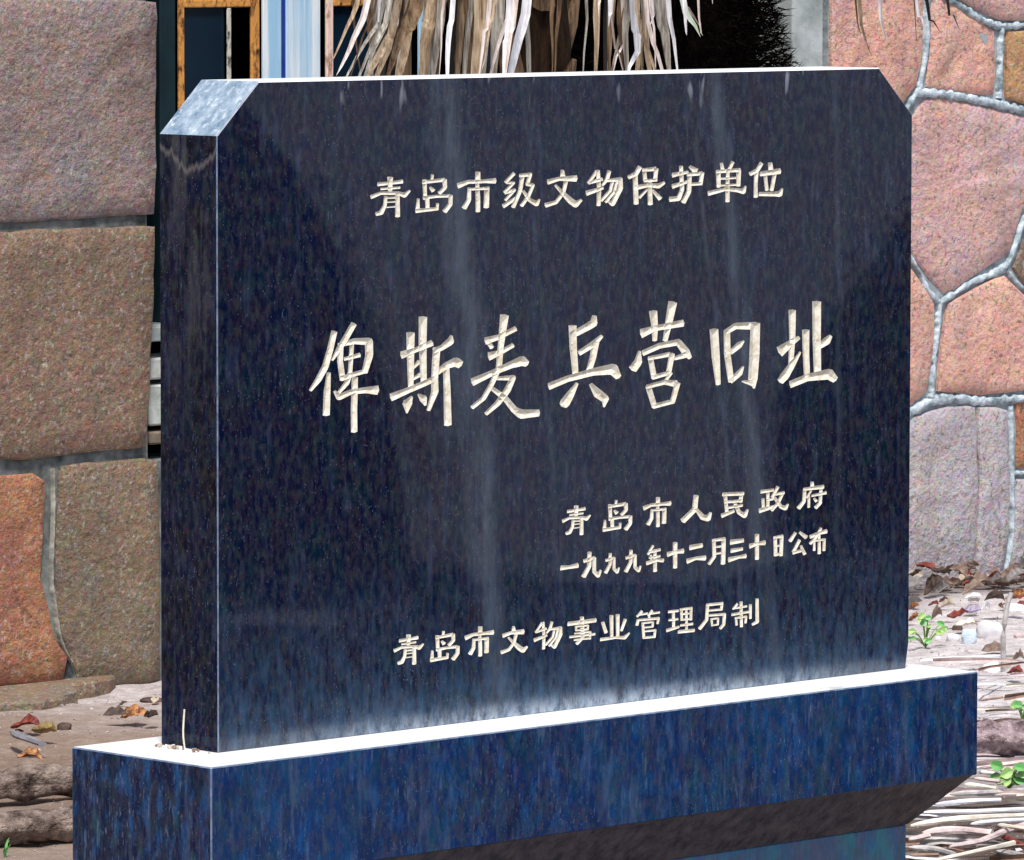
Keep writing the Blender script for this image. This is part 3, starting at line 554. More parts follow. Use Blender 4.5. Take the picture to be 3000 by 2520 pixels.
for k, (mk, poly) in enumerate([["grey",[[2.3877,1.3716],[2.5887,1.3675],[2.8234,1.3604],[2.8207,1.1573],[2.817,0.9303],[2.5862,0.9281],[2.3846,0.9272]]],["brown",[[2.3758,0.9093],[2.5418,0.9105],[2.8151,0.9084],[2.805,0.6755],[2.7904,0.4605],[2.5835,0.4589],[2.4598,0.4553],[2.3726,0.4618]]],["tan",[[2.5638,0.4368],[2.6728,0.4385],[2.7849,0.4401],[2.8268,0.4348],[2.8294,0.1886],[2.8286,-0.019],[2.6704,-0.0153],[2.6121,-0.0103],[2.5919,0.0582],[2.568,0.091],[2.5536,0.2088]]],["rust",[[2.3032,0.4282],[2.4247,0.4275],[2.4948,0.428],[2.5265,0.4131],[2.5205,0.3069],[2.5129,0.2186],[2.5373,0.1415],[2.5529,0.0785],[2.5856,0.0518],[2.572,0.0013],[2.457,0.0077],[2.3001,0.0109]]],["rose",[[4.8168,1.5161],[5.0988,1.5165],[5.1239,1.3232],[5.1225,1.2303],[5.1002,1.1493],[5.0044,1.0684],[4.8909,1.0263],[4.821,1.0126]]],["rose",[[5.1572,1.3555],[5.2038,1.3497],[5.2685,1.3204],[5.3776,1.2756],[5.3785,1.2034],[5.3747,1.1234],[5.2942,1.1295],[5.1373,1.1479],[5.1549,1.2376]]],["pink",[[5.2195,1.5166],[5.5875,1.5486],[5.5908,1.305],[5.4584,1.2952],[5.3928,1.2974],[5.2919,1.328],[5.1978,1.3692],[5.1852,1.4546]]],["amber",[[5.411,1.2721],[5.4707,1.273],[5.5911,1.2781],[5.5937,1.0877],[5.4969,1.0975],[5.4105,1.1164]]],["pink",[[5.1329,1.1231],[5.2121,1.1217],[5.2944,1.1076],[5.4612,1.0776],[5.5941,1.0575],[5.5814,0.9147],[5.476,0.8543],[5.4316,0.7569],[5.3108,0.7117],[5.2054,0.6704],[5.123,0.7423],[5.0065,0.8458],[4.8217,0.936],[4.8213,0.982],[5.0047,1.039],[5.0963,1.0835]]],["rose",[[4.8219,0.9054],[4.9608,0.8395],[5.0766,0.7503],[5.1728,0.6545],[5.169,0.5749],[5.1493,0.4522],[5.0891,0.4225],[4.9649,0.4019],[4.8263,0.3864]]],["rose",[[5.2149,0.6527],[5.3111,0.685],[5.4083,0.7111],[5.4784,0.6593],[5.5999,0.6192],[5.6024,0.4368],[5.4452,0.4369],[5.3259,0.4336],[5.243,0.4457],[5.182,0.4489],[5.1949,0.5502]]],["brown",[[5.4368,0.7251],[5.4651,0.7597],[5.5124,0.8294],[5.5966,0.8665],[5.5995,0.6527],[5.4926,0.6777]]],["mauve",[[4.8266,0.3555],[4.9652,0.3685],[5.0917,0.395],[5.2199,0.4155],[5.3155,0.4104],[5.3269,0.2437],[5.3224,0.1173],[5.316,-0.0425],[5.1311,-0.0387],[4.83,-0.0429]]],["mauve",[[5.3178,0.4103],[5.424,0.3983],[5.4286,0.317],[5.4336,0.1098],[5.3969,-0.0311],[5.3171,-0.041],[5.3236,0.1172],[5.3281,0.2437]]],["rust",[[5.4538,0.4174],[5.6026,0.4191],[5.6049,0.2491],[5.4594,0.2563],[5.4643,0.3468]]],["mauve",[[5.4561,0.2358],[5.6052,0.2266],[5.6088,-0.0429],[5.4126,-0.0362],[5.4516,0.1085]]]]):
    wl_('stone', stone_mesh(poly, k*3.7, proud=.004*math.sin(k*2.1)), STM[mk])
def ashlar(x0, x1, z0, z1, kinds, hr=(.26,.42), wr=(.3,.62)):
    z = z0
    while z < z1-.08:
        h = min(random.uniform(*hr), z1-z)
        if z1-(z+h) < .12: h = z1-z
        x = x0
        while x < x1-.05:
            w = min(random.uniform(*wr), x1-x)
            if x1-(x+w) < .15: w = x1-x
            g = .009; j = lambda: random.uniform(-.008, .008)
            a, b, c_, d_ = x+g, x+w-g, z+g, z+h-g
            poly = [(a+j()*.5,c_),( (a+b)/2,c_+j()*.6),(b+j()*.5,c_),(b,(c_+d_)/2),(b+j()*.5,d_),((a+b)/2,d_+j()*.6),(a+j()*.5,d_),(a,(c_+d_)/2)]
            wl_('stone', stone_mesh(poly, random.random()*99, proud=random.uniform(-.004,.006), step=.12), STM[random.choice(kinds)])
            x += w
        z += h
lk = ['grey','brown','tan','grey','rust']; rk = ['rose','pink','mauve','pink','rose']
ashlar(.2, 2.37, 0, 2.6, lk); ashlar(2.37, 2.83, 1.37, 2.6, lk); ashlar(5.58, 7.4, 0, 2.6, rk); ashlar(4.82, 5.58, 1.52, 2.6, rk)
ashlar(2.84, 4.81, 0, .42, lk); ashlar(2.83, 4.82, 2.3, 2.6, lk)
for k, (w, line) in enumerate([[0.02,[[5.1151,1.501],[5.1378,1.3231],[5.1365,1.2301],[5.1163,1.1606],[5.1016,1.1338],[5.0045,1.0529],[4.8234,0.9972]]],[0.02142857142857143,[[5.1073,1.136],[5.1887,1.1322],[5.2943,1.1186],[5.4011,1.1025],[5.485,1.0874],[5.5939,1.0718]]],[0.018571428571428572,[[5.1628,1.3694],[5.2449,1.3339],[5.3276,1.2996],[5.393,1.2849],[5.4586,1.285],[5.5909,1.2916]]],[0.017142857142857144,[[5.3966,1.2817],[5.394,1.2032],[5.3914,1.1184]]],[0.015714285714285715,[[4.8241,0.9206],[5.0067,0.8318],[5.0997,0.7494],[5.1468,0.6852],[5.1903,0.6538]]],[0.017142857142857144,[[5.1903,0.6522],[5.2992,0.6964],[5.4117,0.7252],[5.4587,0.7916],[5.4882,0.8381],[5.5963,0.8904]]],[0.014285714285714285,[[5.4177,0.7203],[5.4843,0.6717],[5.5997,0.6352]]],[0.015714285714285715,[[5.1903,0.6522],[5.1851,0.5976],[5.1717,0.5356],[5.1646,0.438]]],[0.027142857142857142,[[4.8287,0.3708],[5.0109,0.3893],[5.1032,0.4108],[5.1647,0.4294],[5.2432,0.4332],[5.3379,0.4203],[5.4394,0.4197],[5.6026,0.4191]]],[0.014285714285714285,[[5.4396,0.4038],[5.4418,0.3162],[5.4468,0.1089],[5.4204,0.0071],[5.3934,-0.0388]]],[0.014285714285714285,[[5.4451,0.246],[5.605,0.2379]]],[0.0064285714285714285,[[2.5461,0.4337],[2.5473,0.3462],[2.5421,0.2165],[2.5515,0.1473],[2.5653,0.0844],[2.5918,0.041]]]]):
    pts = resample([(p[0], 0, p[1]) for p in line], max(6, int(40*len(line)/3)))
    v = []; f = []; w *= .72; cs = [(-.62, .012), (-.50, .0), (-.1, -.002), (.2, -.002), (.5, .0), (.62, .012)]
    for i, p in enumerate(pts):
        d = (pts[min(i+1,len(pts)-1)]-pts[max(i-1,0)]).normalized(); nn = Vector((-d.z, 0, d.x))
        ww = w*(1+.9*noise.noise(Vector((i*.45, k*7.1, 0))))
        for (s_, y) in cs:
            q = p+nn*(s_*ww+.002*noise.noise(Vector((i*.5, k, s_*2))))
            v.append((q.x, WALLY+y+.001*noise.noise(Vector((i*.4, s_*2, k+3))), q.z))
    m_ = len(cs)
    for i in range(len(pts)-1):
        for j in range(m_-1): f.append((i*m_+j, i*m_+j+1, (i+1)*m_+j+1, (i+1)*m_+j))
    wl_('mortar_joint', mesh('mortar_joint', v, f, True), mort_pale if line[0][0] > 4 else mort_left)
# low footing ledge at the wall foot (left)
fv = []; ff = []
FP = [(2.30,3.86),(2.47,3.90),(2.60,4.02),(2.58,3.90)]
foot_poly = [(1.2,3.90),(1.7,3.86),(2.05,3.90),(2.30,3.80),(2.38,3.82),(2.42,3.87),(2.47,3.89),(2.50,3.95),(2.57,3.955),(2.63,3.98),(2.68,4.02),(2.70,4.06),(1.2,4.06)]
n = len(foot_poly)
for z in (-.05, .006, .011):
    for p in foot_poly:
        s_ = .006 if z > .01 else 0
        fv.append((p[0], min(p[1]+s_, 4.06), z+.006*noise.noise(Vector((p[0]*8, p[1]*8, z)))))
for k in range(2):
    for i in range(n): ff.append((k*n+i, k*n+(i+1)%n, (k+1)*n+(i+1)%n, (k+1)*n+i))
ff.append(tuple(2*n+i for i in range(n)))
wl_('footing', mesh('footing', fv, ff), STM['tan'])

# ------------------------------------------------------------ window in the opening
WX = {"a": 2.9604,"b": 3.003,"c": 3.0104,"d": 3.0253,"e": 3.1433,"f": 3.1546,"g": 3.2095,"h": 3.2323,"i": 3.2399,"j": 3.2915,"k": 3.3049,"l": 3.4014,"m": 3.4208,"n": 3.4402,"o": 3.5538,"p": 3.5676,"q": 3.6409,"r": 3.6648,"s": 3.6857,"t": 3.7358,"u": 3.8014,"v": 3.8196,"w": 4.0286,"x": 4.0473,"y": 4.0514,"z": 4.0826,"za": 4.1726,"zb": 4.8755,"zc": 4.9742}
WZ = [1.3441,1.3609]
rust = plain('rusted orange painted iron', (.06,.022,.012), (.70,.32,.08), 60, .8, .3, .8, stretch=(1,1,.5), thr=(.36,.50), bd=.006)
rustp = plain('flaking pink and rust paint', (.30,.12,.07), (.88,.66,.56), 50, .8, .3, .5, stretch=(1,1,.4), thr=(.34,.48))
flake = plain('flaking grey-white paint on iron', (.05,.05,.04), (.60,.58,.52), 45, .8, .3, .5, stretch=(1,1,.5), thr=(.42,.52))
bluew = plain('sky blue and white peeling paint', (.36,.62,.86), (.86,.92,.96), 12, .6, .4, .3, stretch=(2.6,1,.10), thr=(.40,.60))
teal = plain('dark teal painted frame', (.004,.016,.024), (.008,.030,.040), 10, .5, .4, .1)
glass = plain('dark navy window glass', (.002,.006,.016), (.004,.016,.034), 3, .25, .35, 0)
black = plain('unlit room surfaces', (.004,.004,.005), (.007,.007,.008), 3, 1, 0, 0)
WN = thing('window', 'old rusty barred window with blue-white posts behind the palm', 'window', (3.8, 4.2, .7))
def wb(name, x0, x1, y0, y1, z0, z1, mat, b=.002):
    return link(name, bev_box(name, x0, x1, y0, y1, z0, z1, b), mat, WN, (-3.8, -4.2, -.7))
ZB, ZT = .70, 2.28
wb('frame', WX['a'], WX['b'], 4.201, 4.26, ZB, ZT, teal)
for a, b, mt, w in (('c','d',rust,.02), ('g','h',rust,.02), ('m','n',rustp,.02), ('q','r',rustp,.02), ('u','v',rust,.02), ('w','x',rust,.02)):
    wb('sash_stile', WX[a], WX[b], 4.198, 4.206, ZB, ZT, mt)
for a, b, mt in (('d','g',rust), ('n','q',rust), ('v','w',rust)):
    wb('sash_rail', WX[a]+.0005, WX[b]-.0005, 4.1985, 4.2055, WZ[0], WZ[1], mt)
    wb('sash_rail', WX[a]+.0005, WX[b]-.0005, 4.1985, 4.2055, ZB, ZB+.02, mt)
    wb('sash_rail', WX[a]+.0005, WX[b]-.0005, 4.1985, 4.2055, ZT-.03, ZT, mt)
for a, b in (('e','f'), ('o','p')):
    wb('glazing_bar', WX[a], WX[b], 4.199, 4.2045, ZB+.021, WZ[0]-.001, flake)
    wb('glazing_bar', WX[a], WX[b], 4.199, 4.2045, WZ[1]+.001, ZT-.031, flake)
for a, b in (('i','j'), ('k','l'), ('y','z'), ('s','t')):
    wb('post', WX[a], WX[b], 4.196, 4.204, ZB, ZT, bluew, .002)
pb = wb('post_groove', WX['j'], WX['k'], 4.2, 4.215, ZB, ZT, plain('deep blue groove paint', (.01,.03,.22), (.02,.05,.30), 8, .6, .3, 0), 0)
for a, b in (('d','e'), ('n','o'), ('p','q'), ('v','w')):
    for z0, z1 in ((ZB+.02, WZ[0]), (WZ[1], ZT-.03)):
        wb('pane', WX[a]+.001, WX[b]-.001, 4.208, 4.212, z0, z1, glass, 0)
wb('dark_opening_sheet', WX['za'], WX['zb']-.02, 4.24, 4.27, ZB, ZT, black, 0)  # black sheet standing in for the dark window interior
wb('sill', W0+.012, 4.80, 4.10, 4.40, ZB-.03, ZB-.001, jamb_m)
# dark room behind the window, open towards it
v, f = box_vf(2.0, 5.4, 4.48, 6.2, 0.1, 2.9); f = [q for k, q in enumerate(f) if k != 2]
link('room', mesh('room', v, f), black, kind='structure')
wl_('window_jamb', bev_box('window_jamb', 4.705, 4.806, WALLY+.012, WALLY+.4, .43, 2.3, .006), jamb_m)
slabm = [plain('pale limewashed slab', (.42,.43,.40), (.62,.63,.60), 30, .85, .2, .4), plain('greenish pale slab', (.34,.38,.33), (.60,.62,.60), 26, .85, .2, .4), plain('brown stained slab', (.14,.11,.08), (.28,.22,.17), 20, .9, .2, .4), plain('orange brick red slab', (.45,.12,.04), (.62,.22,.08), 30, .85, .2, .4)]
for k, ((z0, z1), lb) in enumerate(zip([[0.5925,0.6357],[0.4984,0.5814],[0.46,0.4865],[0.3916,0.4098]], ('topmost pale slab stacked in the opening under the window, left of the tablet','greenish pale slab, second from top in the stack under the window','brown stained slab third from top in the stack under the window','orange-red slab lowest in the stack under the window'))):
    o = link('slab_block', bev_box('slab_block', -.45, .45, 0, .14, 0, z1-z0, .004), slabm[k], None, (3.292, 4.10, z0)); tag(o, lb, 'slab', 'slabs stacked under the window')
sv, sf = box_vf(2.85, 4.7, 4.22, 4.4, .43, .665)
wl_('recess_back', mesh('recess_back', sv, sf), black)

# ------------------------------------------------------------ palm with a skirt of dead leaves
LM = {
 'pale': plain('pale pinkish dead palm leaf', (.50,.38,.33), (.90,.80,.76), 150, .7, .3, .3, stretch=(1,1,.1)),
 'white': plain('bleached white dead palm leaf', (.58,.55,.58), (.95,.95,.95), 150, .65, .3, .2, stretch=(1,1,.1)),
 'grey': plain('grey weathered palm leaf', (.14,.12,.10), (.56,.52,.45), 150, .8, .2, .4, stretch=(1,1,.08)),
 'tan': plain('tan dried palm leaf', (.20,.13,.075), (.62,.48,.33), 150, .8, .2, .4, stretch=(1,1,.08)),
 'brown': plain('dark brown dried palm leaf', (.06,.035,.02), (.26,.17,.10), 150, .85, .2, .4, stretch=(1,1,.08)),
 'green': plain('faded green-white palm leaf', (.55,.66,.42), (.92,.95,.88), 10, .6, .3, .2, stretch=(1,1,.3)),
 'black': plain('black palm leaf', (.008,.007,.007), (.03,.024,.02), 30, .7, .3, .3, stretch=(1,1,.1)),
}
palm = thing('palm_tree', 'palm trunk with a shaggy skirt of dry hanging leaves between wall and tablet', 'palm tree', (3.28, 3.42, 0))
def pl(name, me, mat, **k): return link(name, me, mat, palm, (-3.28, -3.42, 0), **k)
bark = plain('fibrous dark palm bark', (.006,.004,.003), (.050,.028,.016), 60, .95, .1, 1.0, stretch=(1,1,.2), bd=.01)
tp = [(3.25+.015*math.sin(i*.7), 3.42, -.05+i*.12) for i in range(19)]
v, f = tube_vf(tp, [.078-.001*i+.005*(i%2) for i in range(19)], 18, .35, 3)
pl('trunk', mesh('trunk', v, f, True), bark)
for i in range(46):        # old leaf bases
    a = i*2.4; z = .15+i*.043; r = .066
    pts = [(3.25+math.cos(a)*r, 3.42+math.sin(a)*r, z), (3.25+math.cos(a)*(r+.02), 3.42+math.sin(a)*(r+.02), z+.05), (3.25+math.cos(a)*(r+.035), 3.42+math.sin(a)*(r+.045), z+.11)]
    v, f = tube_vf(pts, [.026, .02, .006], 6, .3, i)
    pl('leaf_base', mesh('leaf_base', v, f), LM['brown'] if i % 3 else bark)
def strip_mesh(pts, w, seed, tip=.35, fold=.35, n=12):
    P = resample(pts, n); v = []; f = []
    tw0 = random.uniform(-.5, .5)
    for i, p in enumerate(P):
        t_ = i/n; d = (P[min(i+1,n)]-P[max(i-1,0)]).normalized()
        view = Vector((.70,.71,0)); side = d.cross(view); side = side.normalized() if side.length > .05 else Vector((.7,-.7,0))
        tw = tw0+.5*math.sin(t_*3+seed); side = (side*math.cos(tw)+view*math.sin(tw)).normalized(); nrm = side.cross(d)
        k = min(1, (1-t_)/tip)**.7 if t_ > 1-tip else 1
        ww = max(w*k*(1+.15*math.sin(t_*9+seed)), .0008)
        p = p+side*.004*noise.noise(Vector((t_*6, seed, 0)))
        v += [p-side*ww/2, p+nrm*ww*fold*.5, p+side*ww/2]
    for i in range(n):
        for j in range(2): f.append((i*3+j, i*3+j+1, (i+1)*3+j+1, (i+1)*3+j))
    return mesh('dead_leaf_blade', v, f, False)
for k, (tn, w, pts) in enumerate([["pale",0.0113,[[2.404,2.913,1.72],[2.348,2.913,1.39],[2.308,2.913,1.306],[2.266,2.913,1.241]]],["white",0.0086,[[2.459,2.99,1.725],[2.448,2.99,1.382],[2.444,2.99,1.335]]],["grey",0.0133,[[2.516,2.952,1.869],[2.438,2.952,1.383],[2.4,2.952,1.299],[2.376,2.952,1.243],[2.348,2.952,1.18]]],["white",0.0106,[[2.71,3.184,1.849],[2.68,3.184,1.379],[2.669,3.184,1.322]]],["tan",0.012,[[2.598,3.027,1.726],[2.525,3.027,1.356],[2.486,3.027,1.287],[2.452,3.027,1.24],[2.404,3.027,1.165]]],["brown",0.0186,[[2.627,3.003,1.739],[2.556,3.003,1.382],[2.512,3.003,1.306],[2.482,3.003,1.242],[2.463,3.003,1.207]]],["grey",0.0093,[[2.975,3.365,1.871],[2.92,3.365,1.376],[2.907,3.365,1.333]]],["tan",0.0146,[[2.854,3.307,1.697],[2.82,3.307,1.331],[2.793,3.307,1.23],[2.765,3.307,1.126]]],["tan",0.012,[[2.694,3.069,1.84],[2.6,3.069,1.381],[2.552,3.069,1.298],[2.517,3.069,1.239],[2.468,3.069,1.155]]],["tan",0.0266,[[2.948,3.33,1.723],[2.91,3.33,1.376],[2.887,3.33,1.304],[2.878,3.33,1.231],[2.854,3.33,1.118]]],["grey",0.016,[[2.839,3.211,1.802],[2.815,3.211,1.378],[2.803,3.211,1.306],[2.792,3.211,1.235],[2.778,3.211,1.143]]],["white",0.0086,[[2.557,2.885,1.713],[2.535,2.885,1.383],[2.525,2.885,1.326],[2.518,2.885,1.251],[2.509,2.885,1.181]]],["brown",0.0186,[[3.041,3.369,1.816],[3.041,3.369,1.375],[3.041,3.369,1.308],[3.03,3.369,1.23],[3.02,3.369,1.117]]],["tan",0.0239,[[2.785,3.064,1.811],[2.78,3.064,1.379],[2.778,3.064,1.334],[2.762,3.064,1.241],[2.747,3.064,1.127]]],["grey",0.0146,[[3.097,3.344,1.809],[3.075,3.344,1.375],[3.064,3.344,1.302],[3.055,3.344,1.23],[3.039,3.344,1.119]]],["grey",0.016,[[2.897,3.119,1.787],[2.88,3.119,1.378],[2.871,3.119,1.307],[2.867,3.119,1.238],[2.859,3.119,1.154]]],["white",0.0126,[[2.697,2.877,1.83],[2.67,2.877,1.36],[2.66,2.877,1.296],[2.658,2.877,1.246],[2.652,2.877,1.192]]],["pale",0.0106,[[2.657,2.821,1.815],[2.631,2.821,1.383],[2.619,2.821,1.314],[2.608,2.821,1.246],[2.603,2.821,1.217]]],["white",0.0173,[[2.817,2.935,1.79],[2.776,2.935,1.381],[2.755,2.935,1.31],[2.73,2.935,1.242],[2.706,2.935,1.166]]],["grey",0.008,[[2.912,3.085,1.679],[2.92,3.085,1.316],[2.925,3.085,1.238],[2.932,3.085,1.114]]],["brown",0.012,[[3.059,3.118,1.829],[3.04,3.118,1.377],[3.031,3.118,1.305],[3.028,3.118,1.237],[3.023,3.118,1.191]]],["tan",0.0133,[[3.071,3.053,1.85],[3.077,3.053,1.377],[3.079,3.053,1.305],[3.074,3.053,1.238],[3.072,3.053,1.176]]],["brown",0.008,[[3.127,3.074,1.837],[3.131,3.074,1.331],[3.132,3.074,1.236],[3.134,3.074,1.155]]],["white",0.0199,[[2.92,2.848,1.712],[2.909,2.848,1.381],[2.906,2.848,1.355],[2.903,2.848,1.324]]],["pale",0.0053,[[2.921,2.91,1.765],[2.974,2.91,1.325],[2.988,2.91,1.282],[3.001,2.91,1.245],[3.035,2.91,1.143]]],["grey",0.0146,[[3.166,3.034,1.74],[3.145,3.034,1.377],[3.135,3.034,1.318],[3.141,3.034,1.239],[3.139,3.034,1.18]]],["white",0.016,[[3.128,3.02,1.841],[3.147,3.02,1.377],[3.155,3.02,1.305],[3.155,3.02,1.272],[3.129,3.02,1.238],[3.125,3.02,1.208]]],["tan",0.0106,[[3.546,3.35,1.864],[3.515,3.35,1.372],[3.501,3.35,1.297],[3.489,3.35,1.228],[3.467,3.35,1.103]]],["white",0.0113,[[3.411,3.261,1.714],[3.437,3.261,1.373],[3.444,3.261,1.339],[3.434,3.261,1.315]]],["pale",0.012,[[3.035,2.939,1.801],[3.102,2.939,1.326],[3.116,2.939,1.29],[3.138,2.939,1.241],[3.189,2.939,1.118]]],["tan",0.0093,[[3.253,3.117,1.764],[3.277,3.117,1.309],[3.287,3.117,1.237],[3.303,3.117,1.115]]],["grey",0.0173,[[3.488,3.313,1.751],[3.516,3.313,1.372],[3.531,3.313,1.297],[3.543,3.313,1.229],[3.554,3.313,1.172]]],["white",0.0093,[[3.196,3.013,1.781],[3.229,3.013,1.377],[3.246,3.013,1.304],[3.258,3.013,1.24],[3.267,3.013,1.199]]],["green",0.0213,[[3.56,3.382,1.782],[3.651,3.382,1.37],[3.681,3.382,1.322],[3.703,3.382,1.288]]],["white",0.008,[[3.042,2.805,1.691],[3.062,2.805,1.36],[3.071,2.805,1.307]]],["pale",0.008,[[3.151,2.881,1.856],[3.179,2.881,1.378],[3.19,2.881,1.303]]],["pale",0.0066,[[3.279,2.974,1.762],[3.311,2.974,1.375],[3.314,2.974,1.362]]],["tan",0.008,[[4.319,3.546,1.816],[4.357,3.546,1.364],[4.371,3.546,1.299],[4.399,3.546,1.237]]],["brown",0.0053,[[4.116,3.362,1.732],[4.145,3.362,1.367],[4.162,3.362,1.289]]],["white",0.0113,[[4.21,3.365,1.754],[4.226,3.365,1.367],[4.232,3.365,1.31],[4.247,3.365,1.27]]],["white",0.0126,[[4.236,3.328,1.775],[4.296,3.328,1.367],[4.315,3.328,1.32],[4.337,3.328,1.275]]],["black",0.0086,[[4.307,3.374,1.836],[4.382,3.374,1.366],[4.401,3.374,1.322],[4.426,3.374,1.292]]],["black",0.0093,[[4.405,3.432,1.937],[4.508,3.432,1.364],[4.526,3.432,1.328],[4.548,3.432,1.293]]],["white",0.0093,[[4.231,3.278,1.808],[4.302,3.278,1.367],[4.31,3.278,1.347]]],["brown",0.0033,[[4.387,3.434,1.739],[4.411,3.434,1.325],[4.419,3.434,1.271]]]]):
    pl('dead_leaf_blade', strip_mesh(pts, w*1.25, k*1.7, tip=.3, n=18), LM[tn])
    if w > .008 and tn != 'black' and pts[0][0] < 4.1:      # a torn half that hangs just behind it
        dx = random.uniform(-.02, .02); q = [[p[0]+dx*(.3+i*.35), p[1]+.03-dx*.6, p[2]+.02] for i, p in enumerate(pts)]
        pl('dead_leaf_blade', strip_mesh(q, w*random.uniform(.6, 1.0), k*2.3+1, n=18), LM[{'white':'pale','pale':'tan','tan':'grey','grey':'brown','brown':'brown','green':'pale'}[tn]])
# further blades filling the shaggy mass; black ones paint in its shaded gaps
for k in range(60):
    a = random.uniform(0, 6.28); r = random.uniform(.12, .42)
    x = 3.28+math.cos(a)*r*1.0; y = 3.50+abs(math.sin(a))*r*.4
    zt = random.uniform(1.55, 1.9); zb = random.uniform(.85, 1.2)
    fx = 3.28+(x-3.28)*.5; fy = 3.42+(y-3.42)*.5
    pts = [(fx, fy, zt), ((x+fx)/2, (y+fy)/2, zt-.15), (x, y, (zt+zb)/2), (x+random.uniform(-.04,.04), y, zb)]
    if x > 3.40 and random.random() < .75: continue
    pl('dead_leaf_blade', strip_mesh(pts, random.uniform(.010, .024), k), LM[random.choice(['tan','black','brown','brown','grey','brown','black'])])
for k, (ax, ay) in enumerate(((-.9,-.35),(-.7,.3),(-.3,-.5),(.1,-.6),(.5,-.45),(.9,-.1),(1.05,.12),(1.0,-.2),(.3,.4),(-.5,-.15))):
    pts = resample([(3.28, 3.42, 2.1), (3.28+ax*.35, 3.42+ay*.35, 2.35), (3.28+ax*.8, 3.42+ay*.7, 2.15), (3.28+ax, 3.42+ay*.9, 1.75)], 10)
    v, f = tube_vf(pts, [.014-.001*i for i in range(11)], 6, .1)
    pl('frond_rib', mesh('frond_rib', v, f), LM['tan'])
    for q in range(14):
        p = pts[2+q//2 if q < 16 else 9]; L = random.uniform(.28, .6); s_ = 1 if q % 2 else -1
        e = p+Vector((-ay*.25*s_, ax*.25*s_, -L*.5)); e2 = p+Vector((-ay*.3*s_, ax*.3*s_, -L))
        if e2.z < 1.46: e2.z = 1.46+random.random()*.1
        if e.z < e2.z+.1: e.z = e2.z+.12
        pl('dead_leaf_blade', strip_mesh([p, e, e2], random.uniform(.01,.02), q+k*3, n=7), LM[random.choice(['tan','grey','pale','white'])])

# ------------------------------------------------------------ dark evergreen shrub beside the window
def needle_cloud(cx, cy, z0, z1, prof, cnt, nl, nw, seed, core=.0):
    rr = random.Random(seed); v = []; f = []
    for i in range(cnt):
        h = rr.random(); z = z0+(z1-z0)*h; a = rr.uniform(0, 2*math.pi)
        R_ = prof(h)*(1+.28*noise.noise(Vector((math.cos(a)*2.2, math.sin(a)*2.2, z*4+seed))))
        r = R_*math.sqrt(rr.uniform(core, 1))
        p = Vector((cx+math.cos(a)*r, cy+math.sin(a)*r, z))
        d = Vector((math.cos(a)+rr.uniform(-.7,.7), math.sin(a)+rr.uniform(-.7,.7), rr.uniform(-.5,.9))).normalized()
        s_ = d.cross(Vector((rr.uniform(-1,1), rr.uniform(-1,1), rr.uniform(-1,1)))).normalized()
        L = nl*rr.uniform(.6, 1.4); W = nw*rr.uniform(.7, 1.3); o = len(v)
        v += [p-s_*W, p+s_*W, p+d*L*.6+s_*W*.8, p+d*L]; f += [(o, o+1, o+2, o+3)]
    return mesh('foliage', v, f)
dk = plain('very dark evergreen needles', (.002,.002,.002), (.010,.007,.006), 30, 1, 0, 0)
bk = plain('dark shrub bark', (.02,.014,.01), (.06,.045,.03), 30, .95, .1, .5)
sh = thing('shrub', 'nearly black bushy evergreen beside the window jamb behind the tablet', 'shrub', (3.90, 3.66, 0))
prof = lambda h: .05+.20*math.sin(min(1, h*1.15)*math.pi)**.6 if h < .86 else .2*(1-h)/.14+.03
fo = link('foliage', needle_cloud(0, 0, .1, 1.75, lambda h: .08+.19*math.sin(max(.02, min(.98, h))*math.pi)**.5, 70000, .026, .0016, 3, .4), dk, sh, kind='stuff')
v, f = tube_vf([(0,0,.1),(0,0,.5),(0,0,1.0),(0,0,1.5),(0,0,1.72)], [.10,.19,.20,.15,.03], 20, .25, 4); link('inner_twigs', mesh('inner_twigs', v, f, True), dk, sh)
tr = tube_vf([(0,0,-.05),(.01,0,.5),(0,.02,1.0),(.02,0,1.5)], [.03,.025,.018,.008], 8, .2)
link('trunk', mesh('trunk', *tr, True), bk, sh)
for k in range(9):
    a = k*2.1; z = .3+k*.14
    v, f = tube_vf([(0,0,z),(math.cos(a)*.1,math.sin(a)*.1,z+.07),(math.cos(a)*.2,math.sin(a)*.2,z+.10)], [.01,.007,.003], 5)
    link('limb', mesh('limb', v, f), bk, sh)

